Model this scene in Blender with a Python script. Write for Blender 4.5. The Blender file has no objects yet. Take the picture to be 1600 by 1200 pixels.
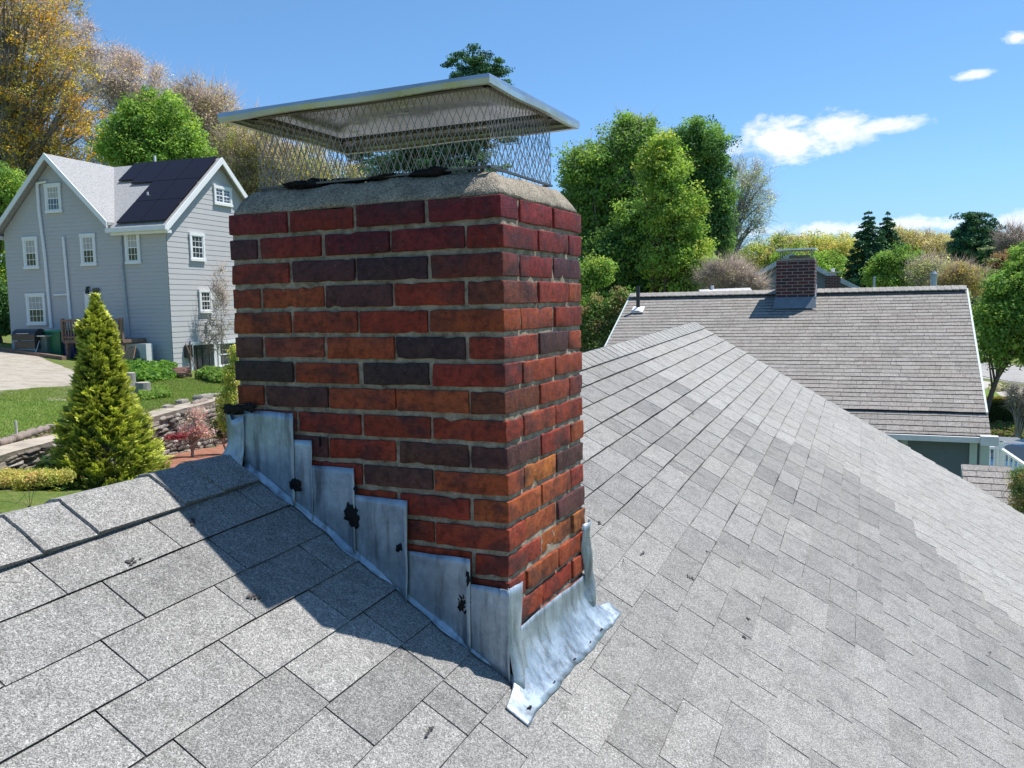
import bpy, math, random
import numpy as np
from mathutils import Vector, noise as mnoise
D2R = math.pi/180
random.seed(7); RNG = np.random.default_rng(7)
sc = bpy.context.scene
col = sc.collection
V = lambda *a: np.array(a, float)

# ---------------------------------------------------------------- camera (eye at the origin, looking along +Y)
CF, CP, CR = 1324.23, 5.2904*D2R, 1.1154*D2R
cd = bpy.data.cameras.new('camera'); camo = bpy.data.objects.new('camera', cd); col.objects.link(camo)
cd.sensor_width = 36; cd.lens = CF/1600*36; cd.clip_start = .02; cd.clip_end = 3000
_r = V(math.cos(CR), -math.sin(CR)*math.sin(CP), -math.sin(CR)*math.cos(CP))
_u = V(math.sin(CR), math.cos(CR)*math.sin(CP), math.cos(CR)*math.cos(CP))
_f = V(0, math.cos(CP), -math.sin(CP))
from mathutils import Matrix
camo.matrix_world = Matrix(((_r[0], _u[0], -_f[0], 0), (_r[1], _u[1], -_f[1], 0), (_r[2], _u[2], -_f[2], 0), (0, 0, 0, 1)))
sc.camera = camo

# ---------------------------------------------------------------- sun, sky, exposure
SUN_EL, SUN_AZ = 65.4*D2R, 71.7*D2R
sd = bpy.data.lights.new('sun', 'SUN'); sun = bpy.data.objects.new('sun', sd); col.objects.link(sun)
sd.energy = 5.0; sd.angle = .5*D2R; sd.color = (1, .955, .89)
Ls = Vector((math.sin(SUN_AZ)*math.cos(SUN_EL), math.cos(SUN_AZ)*math.cos(SUN_EL), math.sin(SUN_EL)))
sun.rotation_euler = Ls.to_track_quat('Z', 'Y').to_euler(); sun.location = (20, 10, 40)
sc.view_settings.view_transform = 'Standard'; sc.view_settings.look = 'None'
sc.view_settings.exposure = 0.38; sc.view_settings.gamma = 1
sc.render.engine = 'CYCLES'

def ray(x, y):
    X = (x-800)/CF; Zc = (600-y)/CF
    v = _f + _r*X + _u*Zc
    return v
def dep(x, y, d):            # point seen at (x, y) of the photograph, d metres ahead
    r = ray(x, y); return r/r[1]*d
def hit(x, y, n, d):
    r = ray(x, y); return r*d/(n@r)

w = bpy.data.worlds.new('World'); sc.world = w; w.use_nodes = True
nt = w.node_tree; nt.nodes.clear()
def N(t, **k):
    n = nt.nodes.new(t)
    for a, b in k.items(): setattr(n, a, b)
    return n
out = N('ShaderNodeOutputWorld'); bg = N('ShaderNodeBackground'); sky = N('ShaderNodeTexSky')
sky.sky_type = 'NISHITA'; sky.sun_disc = False; sky.sun_elevation = SUN_EL; sky.sun_rotation = SUN_AZ
sky.altitude = 60; sky.air_density = 1.0; sky.dust_density = .05; sky.ozone_density = 1.6
bg.inputs[1].default_value = .116
hs = N('ShaderNodeHueSaturation'); hs.inputs['Saturation'].default_value = 1.06
nt.links.new(sky.outputs[0], hs.inputs['Color'])
tc = N('ShaderNodeTexCoord')
sx = N('ShaderNodeSeparateXYZ'); nt.links.new(tc.outputs['Generated'], sx.inputs[0])
rp = N('ShaderNodeValToRGB'); nt.links.new(sx.outputs['Z'], rp.inputs[0])
rp.color_ramp.elements[0].position = 0; rp.color_ramp.elements[0].color = (.47, .60, .88, 1)
rp.color_ramp.elements[1].position = .42; rp.color_ramp.elements[1].color = (.80, 1.03, 1.12, 1)
e_ = rp.color_ramp.elements.new(.13); e_.color = (.64, .86, 1.10, 1)
mm = N('ShaderNodeMix', data_type='RGBA', blend_type='MULTIPLY'); mm.inputs[0].default_value = 1
nt.links.new(hs.outputs[0], mm.inputs[6]); nt.links.new(rp.outputs[0], mm.inputs[7])
nz = N('ShaderNodeTexNoise'); nz.inputs['Scale'].default_value = 26; nz.inputs['Detail'].default_value = 9; nz.inputs['Roughness'].default_value = .66
mp = N('ShaderNodeMapping'); mp.inputs['Scale'].default_value = (1, 1, 1.9)
nt.links.new(tc.outputs['Generated'], mp.inputs['Vector']); nt.links.new(mp.outputs[0], nz.inputs['Vector'])
def M(op, a, b=None, clamp=False):
    n = N('ShaderNodeMath', operation=op, use_clamp=clamp)
    for i, q in enumerate((a, b)):
        if q is None: continue
        if isinstance(q, (int, float)): n.inputs[i].default_value = q
        else: nt.links.new(q, n.inputs[i])
    return n.outputs[0]
def DOT(vec):
    n = N('ShaderNodeVectorMath', operation='DOT_PRODUCT'); nt.links.new(tc.outputs['Generated'], n.inputs[0])
    n.inputs[1].default_value = tuple(vec); return n.outputs['Value']
cloud = None
#            centre px   half sizes px  noise, density
for (x, y, a, b, kn, den, tilt) in [(1232, 219, 92, 33, 1.5, 1.0, 0), (1300, 208, 60, 30, 1.5, .9, 0), (1385, 197, 72, 13, 1.3, .8, -.06), (1340, 212, 40, 20, 1.5, .6, 0),
                   (1524, 116, 22, 6, 1.5, .8, 0), (1592, 58, 16, 9, 1.5, .9, 0), (1440, 349, 75, 13, 2.0, .75, 0), (1300, 360, 80, 12, 2.0, .7, 0),
                   (1580, 345, 60, 12, 2.0, .7, 0), (1190, 362, 50, 10, 2.2, .45, 0), (1710, 330, 90, 26, 1.5, .8, 0), (1900, 200, 120, 40, 1.5, .8, 0), (-300, 260, 160, 40, 1.5, .7, 0)]:
    c = ray(x, y); c /= np.linalg.norm(c); e1 = np.cross(c, V(0, 0, 1)); e1 /= np.linalg.norm(e1); e2 = np.cross(e1, c)
    e1, e2 = e1*math.cos(tilt)-e2*math.sin(tilt), e2*math.cos(tilt)+e1*math.sin(tilt)
    d1 = M('MULTIPLY', DOT(e1), CF/a); d2 = M('MULTIPLY', DOT(e2), CF/b)
    rr = M('SQRT', M('ADD', M('POWER', M('ABSOLUTE', d1), 2.0), M('POWER', M('ABSOLUTE', d2), 2.0)))
    val = M('ADD', M('SUBTRACT', 1.0, rr), M('MULTIPLY', M('SUBTRACT', nz.outputs['Fac'], .5), kn*1.7))
    val = M('MULTIPLY', M('MULTIPLY', val, 1.45, clamp=True), M('GREATER_THAN', DOT(c), .3))
    val = M('MULTIPLY', val, den)
    cloud = val if cloud is None else M('MAXIMUM', cloud, val)
# thin cirrus veil
bg2 = N('ShaderNodeBackground'); bg2.inputs[0].default_value = (.93, .95, 1, 1); bg2.inputs[1].default_value = .95
mx = N('ShaderNodeMixShader')
nt.links.new(mm.outputs[2], bg.inputs[0]); nt.links.new(cloud, mx.inputs[0]); nt.links.new(bg.outputs[0], mx.inputs[1]); nt.links.new(bg2.outputs[0], mx.inputs[2])
nt.links.new(mx.outputs[0], out.inputs[0])

# ---------------------------------------------------------------- materials
class NT:
    def __init__(s, name):
        s.m = bpy.data.materials.new(name); s.m.use_nodes = True; s.t = s.m.node_tree
        s.b = s.t.nodes['Principled BSDF']; s.out = s.t.nodes['Material Output']
        s.tc = s.t.nodes.new('ShaderNodeTexCoord')
    def n(s, t, **k):
        q = s.t.nodes.new(t)
        for a, b in k.items(): setattr(q, a, b)
        return q
    def l(s, a, b): s.t.links.new(a, b)
    def noise(s, scale, detail=3, rough=.5, vec=None, stretch=None):
        q = s.n('ShaderNodeTexNoise'); q.inputs['Scale'].default_value = scale; q.inputs['Detail'].default_value = detail; q.inputs['Roughness'].default_value = rough
        v = vec or s.tc.outputs['Object']
        if stretch:
            mp = s.n('ShaderNodeMapping'); mp.inputs['Scale'].default_value = stretch; s.l(v, mp.inputs[0]); v = mp.outputs[0]
        s.l(v, q.inputs['Vector']); return q.outputs['Fac']
    def ramp(s, fac, stops):
        q = s.n('ShaderNodeValToRGB'); r = q.color_ramp
        while len(r.elements) < len(stops): r.elements.new(.5)
        for e, (p, c) in zip(r.elements, stops):
            e.position = p; e.color = (c, c, c, 1) if isinstance(c, (int, float)) else (*c, 1)
        s.l(fac, q.inputs[0]); return q.outputs[0]
    def mix(s, a, b, fac, mode='MIX'):
        q = s.n('ShaderNodeMix', data_type='RGBA', blend_type=mode)
        for i, x in ((0, fac), (6, a), (7, b)):
            if isinstance(x, (int, float)): q.inputs[i].default_value = x if i == 0 else (x, x, x, 1)
            elif isinstance(x, tuple): q.inputs[i].default_value = (*x, 1)
            else: s.l(x, q.inputs[i])
        return q.outputs[2]
    def attr(s, name):
        q = s.n('ShaderNodeAttribute', attribute_name=name); return q
    def color(s, c):
        if isinstance(c, tuple): s.b.inputs['Base Color'].default_value = (*c, 1)
        else: s.l(c, s.b.inputs['Base Color'])
    def bump(s, fac, strength, dist):
        q = s.n('ShaderNodeBump'); q.inputs['Strength'].default_value = strength; q.inputs['Distance'].default_value = dist
        s.l(fac, q.inputs['Height']); s.l(q.outputs[0], s.b.inputs['Normal']); return q
    def set(s, rough=.6, metal=0, spec=None):
        s.b.inputs['Roughness'].default_value = rough; s.b.inputs['Metallic'].default_value = metal
        if spec is not None: s.b.inputs['Specular IOR Level'].default_value = spec
        return s
MATS = {}
def plain(name, c, rough=.6, metal=0, var=.18, scale=6, bump=0):
    if name in MATS: return MATS[name]
    q = NT(name); q.set(rough, metal)
    f = q.noise(scale, 5, .6); dark = tuple(x*(1-var) for x in c); lite = tuple(min(1, x*(1+var)) for x in c)
    q.color(q.ramp(f, [(.3, dark), (.7, lite)]))
    if bump: q.bump(q.noise(scale*8, 4), .6, bump)
    MATS[name] = q.m; return q.m

def M_(q, op, a, b):
    n = q.n('ShaderNodeMath', operation=op); q.l(a, n.inputs[0]); n.inputs[1].default_value = b; return n.outputs[0]
def shingle_mat(name, c1, c2, gran=430, grc=.5, warm=(.30, .285, .255), rough=.95, glint=0):
    q = NT(name); q.set(rough, 0, .25)
    tone = q.attr('tone').outputs['Fac']
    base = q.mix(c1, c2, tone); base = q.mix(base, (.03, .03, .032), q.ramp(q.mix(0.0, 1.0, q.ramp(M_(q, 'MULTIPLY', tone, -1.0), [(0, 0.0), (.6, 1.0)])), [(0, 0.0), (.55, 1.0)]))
    big = q.noise(1.3, 5, .6); base = q.mix(base, warm, q.ramp(big, [(.42, 0.0), (.72, .5)]))
    str_ = q.noise(14, 4, .65); base = q.mix(base, q.mix(base, .55, 1.0, 'MULTIPLY'), q.ramp(str_, [(.47, 0.0), (.78, .7)]))
    if gran:
        vo = q.n('ShaderNodeTexVoronoi'); vo.inputs['Scale'].default_value = gran; q.l(q.tc.outputs['Object'], vo.inputs['Vector'])
        sep = q.n('ShaderNodeSeparateColor'); q.l(vo.outputs['Color'], sep.inputs[0])
        v = q.ramp(sep.outputs[0], [(0, .16), (.22, .52), (.55, 1.0), (.85, 1.4), (1, 2.1)])
        v2 = q.noise(120, 3, .7); v2 = q.ramp(v2, [(.35, .72), (.65, 1.25)])
        g = q.mix(v, v2, 1.0, 'MULTIPLY')
        base = q.mix(base, q.mix(base, g, 1.0, 'MULTIPLY'), grc*.88)
        q.bump(sep.outputs[1], .5, .0012)
    q.color(base); MATS[name] = q.m; return q.m

def leaf_mat(name, rough=.72, trans=.42):
    q = NT(name); q.set(rough, 0, .22)
    a = q.attr('col'); q.color(a.outputs['Color'])
    tr = q.n('ShaderNodeBsdfTranslucent')
    hv = q.mix(a.outputs['Color'], (1.2, 1.22, .7), 1.0, 'MULTIPLY'); q.l(hv, tr.inputs[0])
    ms = q.n('ShaderNodeMixShader'); ms.inputs[0].default_value = trans
    q.l(q.b.outputs[0], ms.inputs[1]); q.l(tr.outputs[0], ms.inputs[2]); q.l(ms.outputs[0], q.out.inputs[0])
    return q.m
LEAF = leaf_mat('leaf'); NEEDLE = leaf_mat('needle', .6, .15)
def bark_mat(name, c):
    q = NT(name); q.set(.9, 0, .2); f = q.noise(9, 5, .7, stretch=(3, 3, .6))
    q.color(q.ramp(f, [(.3, tuple(x*.55 for x in c)), (.7, c)])); q.bump(f, .5, .02); return q.m
BARK = bark_mat('bark', (.15, .12, .095)); BARK_GREY = bark_mat('bark_grey', (.34, .31, .28)); TWIG = bark_mat('twig', (.46, .37, .31))
TWIG_PURPLE = bark_mat('twig_purple', (.52, .42, .39))

# ---------------------------------------------------------------- mesh building
class MB:
    def __init__(s): s.v = []; s.f = []; s.t = []; s.n = 0; s.tone = .5
    def add(s, vs, fs, tone=None):
        b = len(s.v); s.v += [tuple(map(float, p)) for p in vs]
        s.f += [tuple(i+b for i in f) for f in fs]; s.t += [s.tone if tone is None else tone]*len(fs)
    def quad(s, a, b, c, d, tone=None): s.add([a, b, c, d], [(0, 1, 2, 3)], tone)
    def box(s, o, u, v, w, tone=None):          # corner o and three edge vectors
        o, u, v, w = map(np.asarray, (o, u, v, w))
        if np.dot(np.cross(u, v), w) < 0: u, v = v, u
        P = [o, o+u, o+u+v, o+v, o+w, o+u+w, o+u+v+w, o+v+w]
        s.add(P, [(0, 3, 2, 1), (4, 5, 6, 7), (0, 1, 5, 4), (1, 2, 6, 5), (2, 3, 7, 6), (3, 0, 4, 7)], tone)
    def cbox(s, c, u, v, w, tone=None):         # centred, half vectors
        c, u, v, w = map(np.asarray, (c, u, v, w)); s.box(c-u-v-w, 2*u, 2*v, 2*w, tone)
    def prism(s, pts, w, tone=None):            # polygon extruded by w
        n = len(pts); pts = [np.asarray(p, float) for p in pts]; w = np.asarray(w)
        nn = sum((np.cross(pts[i], pts[(i+1) % n]) for i in range(n)), V(0, 0, 0))
        if nn@w > 0: pts = pts[::-1]
        s.add(pts+[p+w for p in pts], [tuple(range(n)), tuple(range(2*n-1, n-1, -1))]+[(i, i+n, (i+1) % n+n, (i+1) % n) for i in range(n)], tone)
    def tube(s, pts, rad, k=8, caps=True, tone=None):
        pts = [np.asarray(p, float) for p in pts]; n = len(pts)
        if not hasattr(rad, '__len__'): rad = [rad]*n
        vs = []; ref = V(0, 0, 1)
        for i, p in enumerate(pts):
            t = pts[min(i+1, n-1)]-pts[max(i-1, 0)]; t = t/(np.linalg.norm(t)+1e-9)
            rf = ref if abs(t@ref) < .92 else V(1, 0, 0)
            a = np.cross(t, rf); a /= np.linalg.norm(a); b = np.cross(t, a)
            for j in range(k):
                th = 2*math.pi*j/k; vs.append(p+(a*math.cos(th)+b*math.sin(th))*rad[i])
        fs = [(i*k+j, i*k+(j+1) % k, (i+1)*k+(j+1) % k, (i+1)*k+j) for i in range(n-1) for j in range(k)]
        if caps: fs += [tuple(range(k-1, -1, -1)), tuple((n-1)*k+j for j in range(k))]
        s.add(vs, fs, tone)
    def grid(s, P, closed=False, tone=None):    # P[i][j]
        m, n = len(P), len(P[0]); vs = [p for r in P for p in r]
        fs = [(i*n+j, i*n+(j+1) % n, (i+1)*n+(j+1) % n, (i+1)*n+j) for i in range(m-1) for j in range(n if closed else n-1)]
        s.add(vs, fs, tone)
    def build(s, name, mat, parent=None, loc=None, smooth=False, solid=0):
        return link(name, np.array(s.v), s.f, mat, parent, loc, smooth, tone=s.t, solid=solid)
WLOC = {}
def link(name, v, f, mat, parent=None, loc=None, smooth=False, tone=None, colr=None, solid=0):
    if parent is not None: loc = WLOC[parent.name]
    if loc is None: loc = V((v[:, 0].min()+v[:, 0].max())/2, (v[:, 1].min()+v[:, 1].max())/2, v[:, 2].min())
    loc = np.asarray(loc, float)
    me = bpy.data.meshes.new(name)
    v = v-loc
    if isinstance(f, np.ndarray):
        nf, k = f.shape
        me.vertices.add(len(v)); me.vertices.foreach_set('co', v.ravel().astype(np.float32))
        me.loops.add(nf*k); me.loops.foreach_set('vertex_index', f.ravel().astype(np.int32))
        me.polygons.add(nf); me.polygons.foreach_set('loop_start', np.arange(0, nf*k, k, dtype=np.int32))
        me.update(calc_edges=True)
    else:
        me.from_pydata(v.tolist(), [], f); me.update()
    if tone is not None:
        a = me.attributes.new('tone', 'FLOAT', 'FACE'); a.data.foreach_set('value', np.asarray(tone, np.float32))
    if colr is not None:
        a = me.attributes.new('col', 'FLOAT_COLOR', 'FACE'); c4 = np.ones((len(colr), 4), np.float32); c4[:, :3] = np.clip(colr, 0, 1); a.data.foreach_set('color', c4.ravel())
    if smooth: me.polygons.foreach_set('use_smooth', [True]*len(me.polygons))
    if mat: me.materials.append(mat)
    o = bpy.data.objects.new(name, me); col.objects.link(o)
    if parent is not None: o.parent = parent
    else: o.location = loc
    WLOC[o.name] = loc
    if solid:
        md = o.modifiers.new('thickness', 'SOLIDIFY'); md.thickness = solid; md.offset = 0
    return o
def tag(o, label=None, cat=None, group=None, kind=None):
    for k, x in (('label', label), ('category', cat), ('group', group), ('kind', kind)):
        if x: o[k] = x
    return o
def empty(name, loc, label, cat, group=None):
    o = bpy.data.objects.new(name, None); o.empty_display_size = .2; col.objects.link(o); o.location = tuple(map(float, loc)); WLOC[o.name] = np.asarray(loc, float)
    return tag(o, label, cat, group)
def nz3(p, s): return mnoise.noise(Vector((p[0]*s, p[1]*s, p[2]*s)))
def unit(v): v = np.asarray(v, float); return v/np.linalg.norm(v)
def azv(a): return V(math.sin(a*D2R), math.cos(a*D2R), 0)
Z = V(0, 0, 1)

# ================================================================ OUR HOUSE: roof and chimney
AZ = 25.054; R = azv(AZ); Dd = azv(AZ+90); C = V(-.0151, 2.00187, .2609); CH = .0664; BW = .8315; BT = .5293
_t = 1.5653*D2R; _dh = azv(22.6158+90); RR = V(azv(22.6158)[0]*math.cos(_t), azv(22.6158)[1]*math.cos(_t), math.sin(_t))
_n = np.cross(RR, _dh); _n = _n if _n[2] > 0 else -_n
_n = unit(_n); SS = _dh*math.cos(30.813*D2R)-_n*math.sin(30.813*D2R); NN = np.cross(SS, RR); NN = NN if NN[2] > 0 else -NN
OFF = -1.23248
SB = -_dh*math.cos(30.813*D2R)-_n*math.sin(30.813*D2R); NB = np.cross(RR, SB); NB = NB if NB[2] > 0 else -NB
O0 = NN*OFF
def RP(s, r, h=0): return O0+SS*s+RR*r+NN*h
SA = -1.178
def BP(s, r, h=0): return O0+SS*SA+RR*r+SB*s+NB*h          # back slope, s from the apex
def chp(r, d, z): return C+R*r+Dd*d+Z*z
def zroof(r, d):                                          # z (relative to C) of the roof plane
    p = chp(r, d, 0); return (OFF-NN@p)/NN[2]
def roof_sr(p): return SS@p, RR@p

ROOF = shingle_mat('roof_shingle', (.160, .157, .152), (.365, .355, .335), 520, .85, (.31, .295, .265))
house = empty('house', RP(1.5, 3)-Z*4.6, 'house under the photographer with a big grey shingle roof and tall brick chimney in front', 'house')

def shingles(mb, P, u0, u1, s0, s1, exp, tabw, thick=.0085, tonef=None, skip=None, slot=.0075, seed=1, wob=.0012, seg=3, grime=.0028):
    rnd = random.Random(seed); s = s0; i = 0
    while s < s1-1e-6:
        e = min(exp, s1-s); off = (i*.41*tabw+rnd.uniform(-.05, .05)*tabw) % tabw
        u = u0-off; lift = rnd.uniform(.8, 1.25)
        ph = rnd.uniform(0, 9)
        while u < u1:
            r_ = rnd.random(); wd = tabw*(.33 if r_ < .05 else (.62 if r_ < .12 else 1))
            kn = min(1, max(0, (math.hypot(u-1.5, s)-1.0)/2.2)) if slot > .007 else 1; a, b = max(u, u0), min(u+wd-slot*(.5+.6*kn), u1); u += wd
            if b-a < .01: continue
            if skip and skip((a+b)/2, s+e/2): continue
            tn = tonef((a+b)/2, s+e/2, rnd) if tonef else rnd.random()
            k = seg; top = []; bot = []; low = []; mid = []
            dl = rnd.uniform(-.0015, .0015)
            for j in range(k+1):
                x = a+(b-a)*j/k; wv = wob*math.sin(x*7+ph)+rnd.uniform(-wob, wob)*.8
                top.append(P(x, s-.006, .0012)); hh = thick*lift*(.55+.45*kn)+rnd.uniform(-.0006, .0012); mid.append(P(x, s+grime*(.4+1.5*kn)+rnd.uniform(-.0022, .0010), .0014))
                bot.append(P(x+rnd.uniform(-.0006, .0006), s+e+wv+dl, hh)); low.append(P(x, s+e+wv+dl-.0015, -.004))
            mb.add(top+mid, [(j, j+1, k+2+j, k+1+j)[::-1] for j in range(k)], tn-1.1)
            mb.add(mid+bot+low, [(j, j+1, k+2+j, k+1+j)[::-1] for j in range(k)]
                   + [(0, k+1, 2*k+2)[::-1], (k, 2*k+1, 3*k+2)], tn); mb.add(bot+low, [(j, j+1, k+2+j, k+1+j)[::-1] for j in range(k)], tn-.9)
        s += e; i += 1

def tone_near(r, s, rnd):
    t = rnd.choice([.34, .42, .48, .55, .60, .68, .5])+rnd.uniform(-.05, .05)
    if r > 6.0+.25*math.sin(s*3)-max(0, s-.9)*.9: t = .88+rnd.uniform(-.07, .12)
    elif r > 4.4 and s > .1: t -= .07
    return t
def in_chim(r, s):
    p = RP(s, r); a = (p-C)@R; b = (p-C)@Dd
    return .02 < a < BT-.02 and -BW+.02 < b < -.02
RB0, RB1, S1 = -3.2, 8.86, 4.3
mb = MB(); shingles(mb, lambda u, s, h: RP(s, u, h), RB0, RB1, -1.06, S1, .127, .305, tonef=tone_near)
# deck under the slots, slightly darker
deck = MB()
A_ = [RP(SA, RB0, -.006), RP(S1, RB0, -.006), RP(S1, RB1, -.006), RP(SA, RB1, -.006)]
B_ = [BP(0, RB0, -.006), BP(4.5, RB0, -.006), BP(4.5, RB1, -.006), BP(0, RB1, -.006)]
deck.add([p for p in A_]+[p-Z*.05 for p in A_], [(0, 1, 2, 3), (4, 7, 6, 5), (0, 4, 5, 1), (1, 5, 6, 2), (2, 6, 7, 3)])
deck.add([p for p in B_]+[p-Z*.05 for p in B_], [(3, 2, 1, 0), (5, 6, 7, 4), (1, 5, 4, 0), (2, 6, 5, 1), (3, 7, 6, 2)])
roof = deck.build('roof', plain('felt', (.02, .02, .021), .95), house)
o = mb.build('shingles', ROOF, roof)
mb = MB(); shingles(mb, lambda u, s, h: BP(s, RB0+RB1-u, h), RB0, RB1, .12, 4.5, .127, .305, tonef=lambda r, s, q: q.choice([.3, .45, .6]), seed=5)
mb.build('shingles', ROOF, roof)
# ridge caps: folded shingles over the apex, butts facing the camera
def cap_pt(a, r, h):        # a from -1 (front edge) to 1 (back edge)
    wf = .155; s = a*wf
    q = abs(s); rd = .03
    y = math.sqrt(q*q+rd*rd)-rd*.45
    if a <= 0: return O0+SS*(SA+y-rd*.4)+RR*r+NN*h+(Z*(-.0)+0)
    return O0+SS*SA+RR*r+SB*(y-rd*.4)+NB*h
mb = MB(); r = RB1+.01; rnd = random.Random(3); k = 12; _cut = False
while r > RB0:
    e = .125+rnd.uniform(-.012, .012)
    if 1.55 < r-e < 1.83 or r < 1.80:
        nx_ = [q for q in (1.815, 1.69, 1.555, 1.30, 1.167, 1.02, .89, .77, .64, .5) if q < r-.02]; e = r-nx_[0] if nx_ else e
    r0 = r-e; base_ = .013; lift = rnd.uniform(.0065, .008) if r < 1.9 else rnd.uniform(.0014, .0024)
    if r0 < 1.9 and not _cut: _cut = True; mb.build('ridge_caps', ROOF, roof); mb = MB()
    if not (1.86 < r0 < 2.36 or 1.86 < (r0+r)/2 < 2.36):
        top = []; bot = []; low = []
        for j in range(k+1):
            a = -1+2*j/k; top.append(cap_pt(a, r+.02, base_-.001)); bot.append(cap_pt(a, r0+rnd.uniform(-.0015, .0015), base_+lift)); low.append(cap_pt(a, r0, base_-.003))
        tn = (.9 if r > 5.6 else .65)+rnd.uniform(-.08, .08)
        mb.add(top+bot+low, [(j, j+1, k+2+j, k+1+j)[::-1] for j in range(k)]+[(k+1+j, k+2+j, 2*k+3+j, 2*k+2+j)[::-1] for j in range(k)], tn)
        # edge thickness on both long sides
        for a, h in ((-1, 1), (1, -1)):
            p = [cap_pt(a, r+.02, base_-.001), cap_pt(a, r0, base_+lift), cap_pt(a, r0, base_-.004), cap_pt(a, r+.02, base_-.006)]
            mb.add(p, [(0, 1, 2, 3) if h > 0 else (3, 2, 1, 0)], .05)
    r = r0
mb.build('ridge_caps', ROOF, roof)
# walls, rake boards, gutter line of our house
WHITE = plain('white_trim', (.74, .75, .74), .5, var=.06)
for P_, s1 in ((RP, S1), (BP, 4.5)):
    a0 = SA if P_ is RP else 0; mb = MB()
    mb.prism([P_(a0, RB1-.035, -.056), P_(s1, RB1-.035, -.056), P_(s1, RB1-.035, -.19), P_(a0, RB1-.035, -.19)], RR*.03); mb.build('rake_board', WHITE, house)
eF = RP(S1-.35, 0, -.06); eB = BP(4.15, 0, -.06); zb = -5.0
mb = MB()
f0 = RP(S1-.35, RB1-.3, -.06); b0 = BP(4.15, RB1-.3, -.06); ap = RP(SA, RB1-.3, -.06)
mb.prism([f0, ap, b0, V(b0[0], b0[1], zb), V(f0[0], f0[1], zb)], -RR*(RB1-.3-RB0-.3))
wall = mb.build('wall', plain('house_siding', (.62, .63, .60), .7, var=.05), house)
# small bits of dirt and lichen smears on the shingles
mb = MB(); rnd = random.Random(11)
for (x, y) in [(1082, 648), (1003, 866), (972, 880), (1072, 902), (1170, 972), (1078, 906), (1162, 997), (935, 820), (1331, 884), (1105, 865), (666, 1146), (1545, 1022), (300, 818), (205, 880), (395, 938)]:
    p = hit(x, y, NN, OFF); s, r = roof_sr(p); m_ = rnd.randint(3, 7)
    for q in range(m_):
        a = rnd.uniform(0, 6.3); rr = rnd.uniform(.001, .012); c = RP(s+rr*math.cos(a), r+rr*math.sin(a)*1.8, .0075)
        L = rnd.uniform(.0015, .005); pts = [c+SS*L*math.cos(t)*rnd.uniform(.5, 1.2)+RR*L*1.5*math.sin(t)*rnd.uniform(.5, 1.2) for t in np.linspace(0, 6.28, 7)[:-1]]
        mb.prism(pts, NN*.0012)
tag(mb.build('dirt_specks', plain('tar_speck', (.045, .04, .04), .8), roof), kind='stuff')

# ---------------------------------------------------------------- chimney
def brick_mat(name, gloss=.42):
    q = NT(name); q.set(gloss, 0, .24)
    c = q.attr('col').outputs['Color']; c = q.mix(c, (.060, .024, .026), q.ramp(q.noise(7.5, 3, .6, stretch=(1, 1, 1.6)), [(.5, 0.0), (.66, .75)])); c = q.mix(c, q.mix(c, (1.5, 1.75, 1.4), 1.0, 'MULTIPLY'), q.ramp(q.noise(11, 4, .6), [(.45, 0.0), (.7, .7)])); c = q.mix(c, q.mix(c, .45, 1.0, 'MULTIPLY'), q.ramp(q.noise(30, 4, .7, stretch=(1, 1, 6)), [(.5, 0.0), (.75, .8)]))
    f = q.noise(55, 6, .65); c1 = q.mix(c, q.mix(c, .38, 1.0, 'MULTIPLY'), q.ramp(f, [(.45, 0.0), (.68, .95)]))
    f2 = q.noise(16, 4, .6, stretch=(1, 1, .45)); c2 = q.mix(c1, (.035, .02, .024), q.ramp(f2, [(.55, 0.0), (.75, .62)]))
    f4 = q.noise(160, 3, .6); c2 = q.mix(c2, (.42, .20, .12), q.ramp(f4, [(.64, 0.0), (.74, .45)]))
    q.color(c2)
    f3 = q.noise(260, 4, .7); q.bump(q.mix(f3, f, .35), 1.0, .0042)
    q.l(q.ramp(q.noise(90, 3, .6), [(.3, gloss-.12), (.75, gloss+.3)]), q.b.inputs['Roughness'])
    return q.m
BRICK = brick_mat('brick')
def mortar_mat():
    q = NT('mortar'); q.set(.95, 0, .2); f = q.noise(30, 6, .7); vo = q.noise(420, 3, .7)
    c = q.ramp(f, [(.3, (.13, .105, .08)), (.5, (.34, .285, .215)), (.75, (.56, .48, .37))]); c = q.mix(c, q.ramp(vo, [(.3, .6), (.7, 1.3)]), 1.0, 'MULTIPLY')
    q.color(c); q.bump(vo, .8, .003); return q.m
MORTAR = mortar_mat()
chim_base = chp(BT/2, -BW/2, zroof(BT/2, -BW/2))
mb = MB(); m = .0070
# mortar core, subdivided and slightly rough
def rough_box(mb, r0, r1, d0, d1, z0, z1, amp=.0015, st=.02):
    def face(fn, na, nb, flip):
        P = [[fn(i/na, j/nb) for j in range(nb+1)] for i in range(na+1)]
        P = [[p+V(nz3(p, 45), nz3(p+3, 45), nz3(p+7, 45))*amp for p in row] for row in P]
        if flip: P = P[::-1]
        mb.grid(P)
    nr, nd, nzz = int((r1-r0)/st), int((d1-d0)/st), int((z1-z0)/st)
    face(lambda a, b: chp(r0, d0+(d1-d0)*a, z0+(z1-z0)*b), nd, nzz, True)
    face(lambda a, b: chp(r1, d0+(d1-d0)*a, z0+(z1-z0)*b), nd, nzz, False)
    face(lambda a, b: chp(r0+(r1-r0)*a, d1, z0+(z1-z0)*b), nr, nzz, True)
    face(lambda a, b: chp(r0+(r1-r0)*a, d0, z0+(z1-z0)*b), nr, nzz, False)
    face(lambda a, b: chp(r0+(r1-r0)*a, d0+(d1-d0)*b, z1), nr, nd, True)
rough_box(mb, m, BT-m, -BW+m, -m, -1.62, -.004, amp=.0024, st=.012)
chimney = mb.build('chimney', MORTAR, house)
chimney['label'] = 'tall red brick chimney with dark weathered bricks and a metal lid'
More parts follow.
